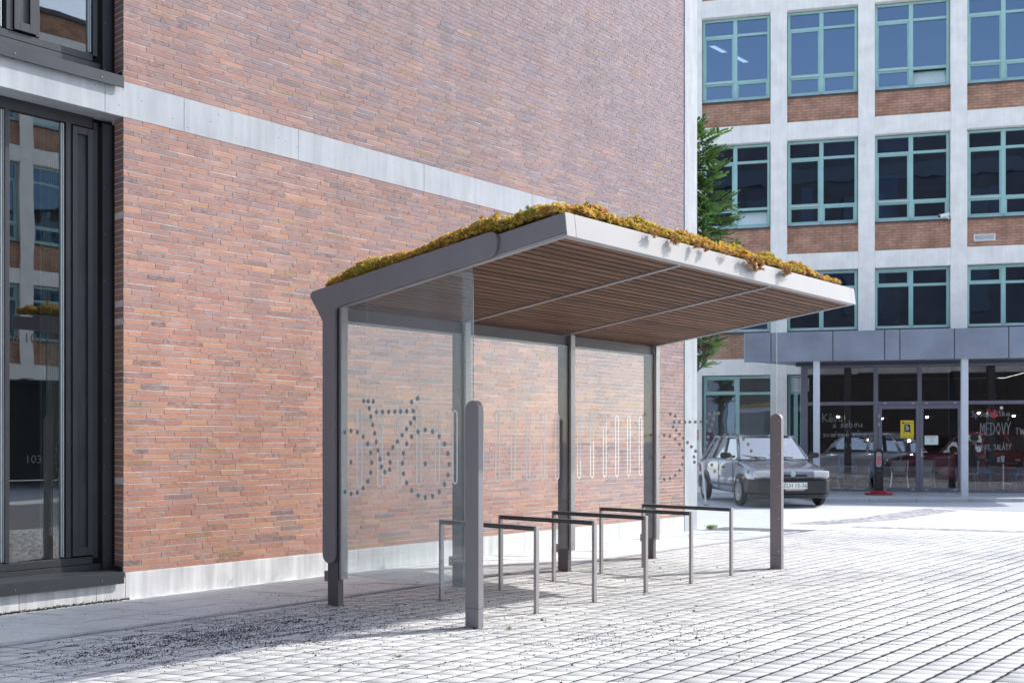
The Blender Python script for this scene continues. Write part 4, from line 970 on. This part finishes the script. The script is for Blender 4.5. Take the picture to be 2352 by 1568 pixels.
# ================================================================== CARS, local x forward, y left, z up, about 4.2 m long
def car(name, label, paint, loc, rz, detail=True, plate=None):
    t = thing(name, label, 'car', loc, rz)
    Lh, Wh = 2.10, .875
    # stations along x: (x, half width, floor z, belt z, top z at centre)
    st = [(-2.08,.70,.42,.80,.86),(-2.02,.80,.30,.92,.97),(-1.6,.86,.24,1.00,1.03),(-.9,.875,.22,1.01,1.04),(0,.875,.22,1.00,1.03),(.75,.87,.22,.985,1.03),(1.10,.865,.24,.94,1.00),(1.60,.85,.26,.85,.905),(1.90,.82,.30,.79,.835),(2.02,.77,.36,.74,.77)]
    b = MB(); rings = []
    for (x, w, z0, zb, zt) in st:
        half = [(w*.80,z0),(w*.96,z0+.05),(w,z0+.18),(w*1.0,zb-.28),(w*.985,zb-.10),(w*.93,zb),(w*.80,zb+(zt-zb)*.55),(w*.4,zt-.005),(0,zt)]
        ring = half+[(-y,z) for y, z in half[-2::-1]]
        rings.append([b.vert((x,y,z)) for y, z in ring])
    for r0, r1 in zip(rings, rings[1:]):
        n_ = len(r0)
        for j in range(n_): b.f.append([r0[j],r0[(j+1)%n_],r1[(j+1)%n_],r1[j]][::-1]); b.m.append(0); b.c.append(None)
    b.f.append(rings[0]); b.f.append(rings[-1][::-1]); b.m += [0,0]; b.c += [None,None]
    body = b.build('body', paint, t, smooth=True)
    sm = body.modifiers.new('ss','SUBSURF'); sm.levels = 1; sm.render_levels = 2
    # cabin: pillars and roof around the glass
    B = [(.92,.76,1.00),(-1.90,.74,.98)]; R_ = [(.36,.62,1.50),(-1.36,.60,1.50)]
    def P(i, s): return Vector((B[i][0], s*B[i][1], B[i][2])), Vector((R_[i][0], s*R_[i][1], R_[i][2]))
    bf, rf = P(0,1); bk, rk_ = P(1,1)
    b = MB()
    for s in (1,-1):
        m3 = lambda v: Vector((v.x, v.y*s, v.z))
        sidepts = lambda tt, h: m3(bf.lerp(bk,tt).lerp(rf.lerp(rk_,tt),h))
        for t0, t1 in ((0,.035),(.40,.435),(.72,.755),(.965,1)):
            b.tube([sidepts((t0+t1)/2,0), sidepts((t0+t1)/2,1)], .034, 6)
        b.tube([m3(rf), m3(rk_)], .034, 6)
    roof = [(.40,.60,1.505),(.1,.63,1.555),(-.6,.64,1.585),(-1.1,.62,1.565),(-1.40,.585,1.50)]
    rr = []
    for x, w, z in roof: rr.append([b.vert((x,y,zz)) for y, zz in ((w,z-.045),(w*.85,z-.008),(w*.45,z),(0,z+.004),(-w*.45,z),(-w*.85,z-.008),(-w,z-.045))])
    for r0, r1 in zip(rr, rr[1:]):
        for j in range(6): b.f.append([r0[j],r0[j+1],r1[j+1],r1[j]]); b.m.append(0); b.c.append(None)
    b.build('cabin', paint, t, smooth=True)
    b = MB(); b.face([(.90,.73,1.005),(.90,-.73,1.005),(.375,-.59,1.50),(.375,.59,1.50)]); b.build('windscreen', 'car_glass', t)
    b = MB(); b.face([(-1.88,.70,1.0),(-1.88,-.70,1.0),(-1.37,-.57,1.49),(-1.37,.57,1.49)]); b.build('rear_window', 'car_glass', t)
    for s in (1,-1):
        m3 = lambda v: Vector((v.x, v.y*s*.985, v.z))
        for t0, t1 in ((.03,.40),(.43,.72),(.75,.97)):
            b = MB(); pp = [bf.lerp(bk,t0).lerp(rf.lerp(rk_,t0),.0), bf.lerp(bk,t1).lerp(rf.lerp(rk_,t1),.0), bf.lerp(bk,t1).lerp(rf.lerp(rk_,t1),1), bf.lerp(bk,t0).lerp(rf.lerp(rk_,t0),1)]
            b.face([m3(p) for p in pp]); b.build('side_window', 'car_glass', t)
        # arches and wheels
        for x in (1.28,-1.28):
            b = MB(); n_ = 20; rO, rI = .375, .345
            pts_ = [(x+rO*math.cos(a), .33+rO*math.sin(a)) for a in [PI*(-.10+1.2*k/n_) for k in range(n_+1)]]
            b.prism(pts_, 'y', s*.845, s*.885); b.build('wheel_arch', 'black_plastic', t)
            b = MB(); b.lathe([(.20,.80),(.295,.80),(.31,.82),(.31,.90),(.295,.915),(.20,.90)], (x,0,.31), 'y', 28)
            for v_i in range(len(b.v)): b.v[v_i] = (b.v[v_i][0], b.v[v_i][1]*s, b.v[v_i][2])
            wh = b.build('wheel', 'tyre', t, smooth=True)
            b = MB(); b.lathe([(.205,.885),(.19,.915),(.05,.905),(.045,.92),(.005,.92)], (x,0,.31), 'y', 24)
            for k in range(10):
                a = 2*PI*k/10; b.lathe([(.022,.9165),(.018,.918)], (x+.14*math.cos(a),0,.31+.14*math.sin(a)), 'y', 8, 1)
            for v_i in range(len(b.v)): b.v[v_i] = (b.v[v_i][0], b.v[v_i][1]*s, b.v[v_i][2])
            b.build('rim', ['rim','ink_black'], wh)
        if detail:
            b = MB(); b.tube([(.74,s*.80,1.06),(.70,s*.93,1.07)], [.03,.03], 6); b.prism(rounded([(-.11,-.07),(.11,-.05),(.11,.06),(-.11,.075)], [.04]*4), 'x', .62, .72, 0, T=lambda p, s=s: (p[0], s*.99+p[1], 1.085+p[2])); b.build('mirror', 'black_plastic', t, bevel=.01)
            b = MB(); b.box(.02,.16,min(s*.872,s*.888),max(s*.872,s*.888),.80,.835); b.build('door_handle', 'black_plastic', t)
            b = MB()
            for x in (.80,-.25,-1.25): b.box(x-.006,x+.006,min(s*.868,s*.878),max(s*.868,s*.878),.28,.97)
            b.build('door_gap', 'ink_black', t)
            b = MB(); b.box(-1.9,1.9,min(s*.87,s*.882),max(s*.87,s*.882),.40,.455); b.build('side_strip', 'black_plastic', t)
    # front
    b = MB(); fr = rounded([(1.86,-.80),(2.10,-.66),(2.13,0),(2.10,.66),(1.86,.80),(1.6,.80),(1.6,-.80)], [.15,.12,0,.12,.15,0,0])
    b.prism(fr, 'z', .30, .60, 0, T=lambda p: (p[0], p[1]*1.11, p[2])); b.prism([(p[0]*.98+.02, p[1]*1.06) for p in fr], 'z', .20, .298); b.build('bumper', 'black_plastic', t, bevel=.03)
    b = MB(); b.prism(rounded([(-2.02,-.78),(-2.14,-.6),(-2.14,.6),(-2.02,.78),(-1.8,.78),(-1.8,-.78)][::-1], [0,0,.1,.1,.1,.1]), 'z', .28, .58, 0, T=lambda p: (p[0],p[1]*1.09,p[2])); b.build('bumper', 'black_plastic', t, bevel=.03)
    for s in (1,-1):
        b = MB(); T = lambda p, s=s: (p[0]-.10*max(0,abs(p[1])-.45), p[1], p[2])
        b.box(1.90,2.065,min(s*.44,s*.79),max(s*.44,s*.79),.625,.775,0,None,T); h_ = b.build('headlight', 'headlight_glass', t, bevel=.025)
        b = MB(); b.box(-2.10,-2.0,min(s*.5,s*.8),max(s*.5,s*.8),.66,.84); b.build('tail_light', 'red_paint', t, bevel=.02)
    b = MB(); b.box(1.93,2.055,-.43,.43,.635,.755); b.box(2.056,2.066,-.30,.30,.655,.700,1); g_ = b.build('grille', ['car_navy' if paint == 'car_navy' else paint,'ink_black'], t, bevel=.012)
    b = MB(); b.lathe([(.002,2.075),(.055,2.072),(.06,2.06),(.06,2.05)], (0,0,.705), 'x', 18); b.build('badge', 'green_frame', t)
    b = MB(); b.box(2.085,2.145,-.72,.72,.602,.614); b.box(2.09,2.125,-.45,.45,.235,.27,1); b.build('bumper_strip', ['black_plastic','ink_black'], t)
    if detail:
        b = MB(); b.box(2.142,2.150,-.25,.27,.40,.535); pl_ = b.build('number_plate', 'paper_white', t, bevel=.004)
        text_mesh(plate or 'ZLH 15-36', .125, lambda a, c: (2.152, a*.92+.01, .465+c), 'lettering', 'ink_black', pl_)
        b = MB(); b.box(2.13,2.14,-.19,.21,.365,.398); b.build('plate_holder', 'chair_shell', t)
        b = MB()
        for y in (.42,-.18): b.tube([(.93,y,1.035),(.86,y-.25,1.055),(.79,y-.52,1.10)], [.014,.012,.008], 6)
        b.build('wiper', 'ink_black', t)
        b = MB(); b.box(1.05,1.07,-.62,.62,1.005,1.012); b.build('bonnet_vent', 'ink_black', t)
        for s in (1,-1):
            b = MB(); b.prism(rounded([(-.62,.5),(-.62,.95),(-.25,.95),(-.25,.5)],[.08]*4), 'y', s*.35-.22, s*.35+.22, 0, T=lambda p: (p[0]+.35, p[1], p[2]))
            b.build('car_seat', 'dark_shirt', t, bevel=.03)
    return t
CH_ = math.atan2(-.737,-.676)
c1 = car('parked_car_or_reflection', 'dark navy hatchback parked facing the camera behind the right front support', 'car_navy', (22.16,11.80,0), CH_, True); c1.scale = (1.02,1.05,1.02)
car('parked_car_or_reflection', 'reflection of a silver blue car, modelled behind the glazing left of the doors', 'car_silver', FW((1.5,1.75,.137)), FA+PI+.05, False)  # added behind the glass in place of a mirrored car
car('parked_car_or_reflection', 'reflection of a dark red car, modelled behind the glass of the café doors', 'car_red', FW((4.2,.95,.137)), FA+PI+.25, False)  # likewise a mirror image built as a solid car indoors
# white board with a red band and a leaning white post left of the car
wb = thing('notice_board', 'white board with red band just left of the parked car roof', 'board', tuple(ground(1618,1168)), -.85)
q = ground(1628,1162); wb.location = (q.x+1.6, q.y+1.75, 0)
b = MB(); b.box(-.55,.45,-.02,.02,.55,1.45); b.box(-.55,.45,-.022,.022,1.452,1.72,1); b.build('panel', ['white_paint','pink_red'], wb)
for x in (-.4,.3):
    b = MB(); b.box(x-.025,x+.025,.024,.06,0,1.6); b.build('post', 'white_paint', wb)
q = ground(1622,1160); wp = thing('white_post', 'thin white leaning post by the corner of the brick building', 'post', (q.x, q.y, 0))
b = MB(); b.tube([(0,0,0),(-.10,.11,1.45)], .022, 8); b.build('pole', 'white_paint', wp); b = MB(); b.lathe([(.07,0),(.07,.03),(.03,.05)], (0,0,0), 'z', 12); b.build('base', 'kerb_concrete', wp)

# ================================================================== TREE behind the brick building's corner
def tree(loc):
    t = thing('tree', 'green tree with feathery compound leaves rising beside the white pier of the brick building', 'tree', loc)
    to_right = Vector((CR.x, CR.y, 0)); fwd = Vector((CF.x, CF.y, 0))
    b = MB(); tips = []
    def limb(p, d, ln, r, depth):
        pts_ = [p]; cur = p.copy(); dd = d.copy(); n_ = 5
        for k in range(n_):
            dd = (dd+Vector((random.uniform(-.16,.16),random.uniform(-.16,.16),.08+random.uniform(-.08,.08)))).normalized(); cur = cur+dd*ln/n_; pts_.append(cur.copy())
        b.tube(pts_, [r*(1-.65*k/n_) for k in range(n_+1)], 6)
        if depth < 2:
            for k in range(1 if depth else 0, n_+1):
                if random.random() < .95:
                    a = random.uniform(0,2*PI); side = Vector((math.cos(a),math.sin(a),random.uniform(-.1,.5))).normalized()
                    limb(pts_[k], (dd*.5+side).normalized(), ln*random.uniform(.4,.55), r*(.5-.05*k/n_), depth+1)
        if depth >= 1: tips.extend((pts_[k], dd.copy()) for k in range(2, n_+1) if random.random() < .72)
    tr = [Vector((0,0,-.05)),Vector((.02,-.03,1.2)),Vector((-.03,.03,2.6)),Vector((.03,0,4.2)),Vector((.0,.02,5.6)),Vector((.05,0,6.9))]
    b.tube(tr, [.13,.115,.095,.07,.045,.02], 10)
    for k in range(34):
        h = 2.5+4.3*k/33; f = h/6.9
        p = Vector((.02,0,h)); a = random.uniform(0,2*PI)
        d = Vector((math.cos(a),math.sin(a),.25+.5*f)).normalized()
        if k % 2 == 0: d = (to_right*random.uniform(.6,1)+fwd*random.uniform(-.5,.5)+Vector((0,0,.3+.5*f))).normalized()
        ln = (1.05 if h > 3.0 else .6)*(1.15-.6*f)
        limb(p, d, ln, .03*(1.2-f*.7), 1)
    b.build('trunk', 'bark', t, smooth=True)
    # compound leaves
    LV = []; LC = []
    for (p, d) in tips:
        for _ in range(1 if random.random() < .8 else 2):
            a = random.uniform(0,2*PI); ax = (d*.5+Vector((math.cos(a),math.sin(a),random.uniform(-.25,.6)))).normalized()
            ln = random.uniform(.26,.46); g0 = random.uniform(.5,1.6); yel = random.random() < .15
            sd = ax.cross(Vector((random.uniform(-.3,.3),random.uniform(-.3,.3),1))).normalized(); upv = sd.cross(ax)
            nl = 5
            for k in range(nl+1):
                f = .2+.8*k/nl; c0 = p+ax*ln*f-Vector((0,0,1))*ln*.22*f*f
                for s in ((1,-1) if k < nl else (0,)):
                    dr = (sd*s+ax*.45-upv*.1).normalized() if s else ax
                    l2 = ln*.30*(1.1-.5*abs(f-.55)); w2 = l2*.34; wv = dr.cross(upv).normalized()*w2
                    LV += [c0, c0+dr*l2*.5-wv, c0+dr*l2, c0+dr*l2*.5+wv]
                    br_ = g0*random.uniform(.8,1.2)
                    LC.append((.075*br_,.155*br_,.042*br_,1) if not yel else (.14*br_,.22*br_,.05*br_,1))
    LV = np.array([tuple(v) for v in LV]); npmesh('crown', LV, np.arange(len(LV)).reshape(-1,4), 'leaf', np.array(LC), t)
    return t
tree((17.18,10.70,0)).scale = (1.03,1.03,1.03)
# weeds
def weed(loc, sc, label, n=26):
    LV = []; LC = []
    for k in range(n):
        a = random.uniform(0,2*PI); d = Vector((math.cos(a)*.6,math.sin(a)*.6,random.uniform(.5,1))).normalized(); ln = sc*random.uniform(.5,1.1); w = Vector((-d.y,d.x,0)).normalized()*ln*.09
        o = Vector((random.gauss(0,sc*.25),random.gauss(0,sc*.25),0)); LV += [o-w*.5, o+d*ln*.55-w+Vector((0,0,.0)), o+d*ln-Vector((0,0,ln*.15)), o+d*ln*.55+w]
        g = random.uniform(.8,1.4); LC.append((.16*g,.25*g,.05*g,1))
    o = npmesh('weed', np.array([tuple(v) for v in LV]), np.arange(len(LV)).reshape(-1,4), 'leaf', np.array(LC)); o.location = loc
    return tag(o, label, 'weed')
q = ground(1610,1176); weed((14.75,8.72,0), .13, 'green weed tuft growing at the foot of the white pier', 60)
q = ground(1170,1443); weed((q.x,q.y,-.005), .035, 'pale green weed in the paving right of the left front support')
q = ground(915,1508); weed((q.x,q.y,-.005), .04, 'thin dry weed in the paving joint near the bottom left')
q = ground(1025,1378); q = ground(745,1380); 
q = ground(960,1338); weed((q.x,q.y,-.005), .03, 'small weed between the left rear post and second post')
q = ground(1230,1352); weed((q.x,q.y,-.003), .03, 'low weed in the paving under the shelter roof')

# ================================================================== buildings behind the camera, seen only as reflections in the glazing
wb_ = thing('brick_block', 'tall dark brick block across the square, seen mirrored in the green framed windows', 'building', FW((0,-38,0)), FA)
b = MB(); b.box(-24, 30, -8, 0, 0, 20.6); b.build('wall', 'mirror_brick', wb_)
b = MB(); b.box(-24, 30, .004, .06, 17.7, 18.6); b.box(-24, 30, .004, .06, 12.6, 13.1); b.build('band', 'frame_anthracite', wb_)
for x in range(-20, 29, 6):
    for z in (9.3, 14.0): b = MB(); b.box(x, x+2.4, .004, .05, z, z+2.8); b.build('window', 'seam_dark', wb_)
w2_ = copy_tree(fb); w2_.location = (17.5,-13,0); w2_.rotation_euler = (0,0,PI); w2_['label'] = 'framed brick building facing the wall, seen mirrored in the left windows'
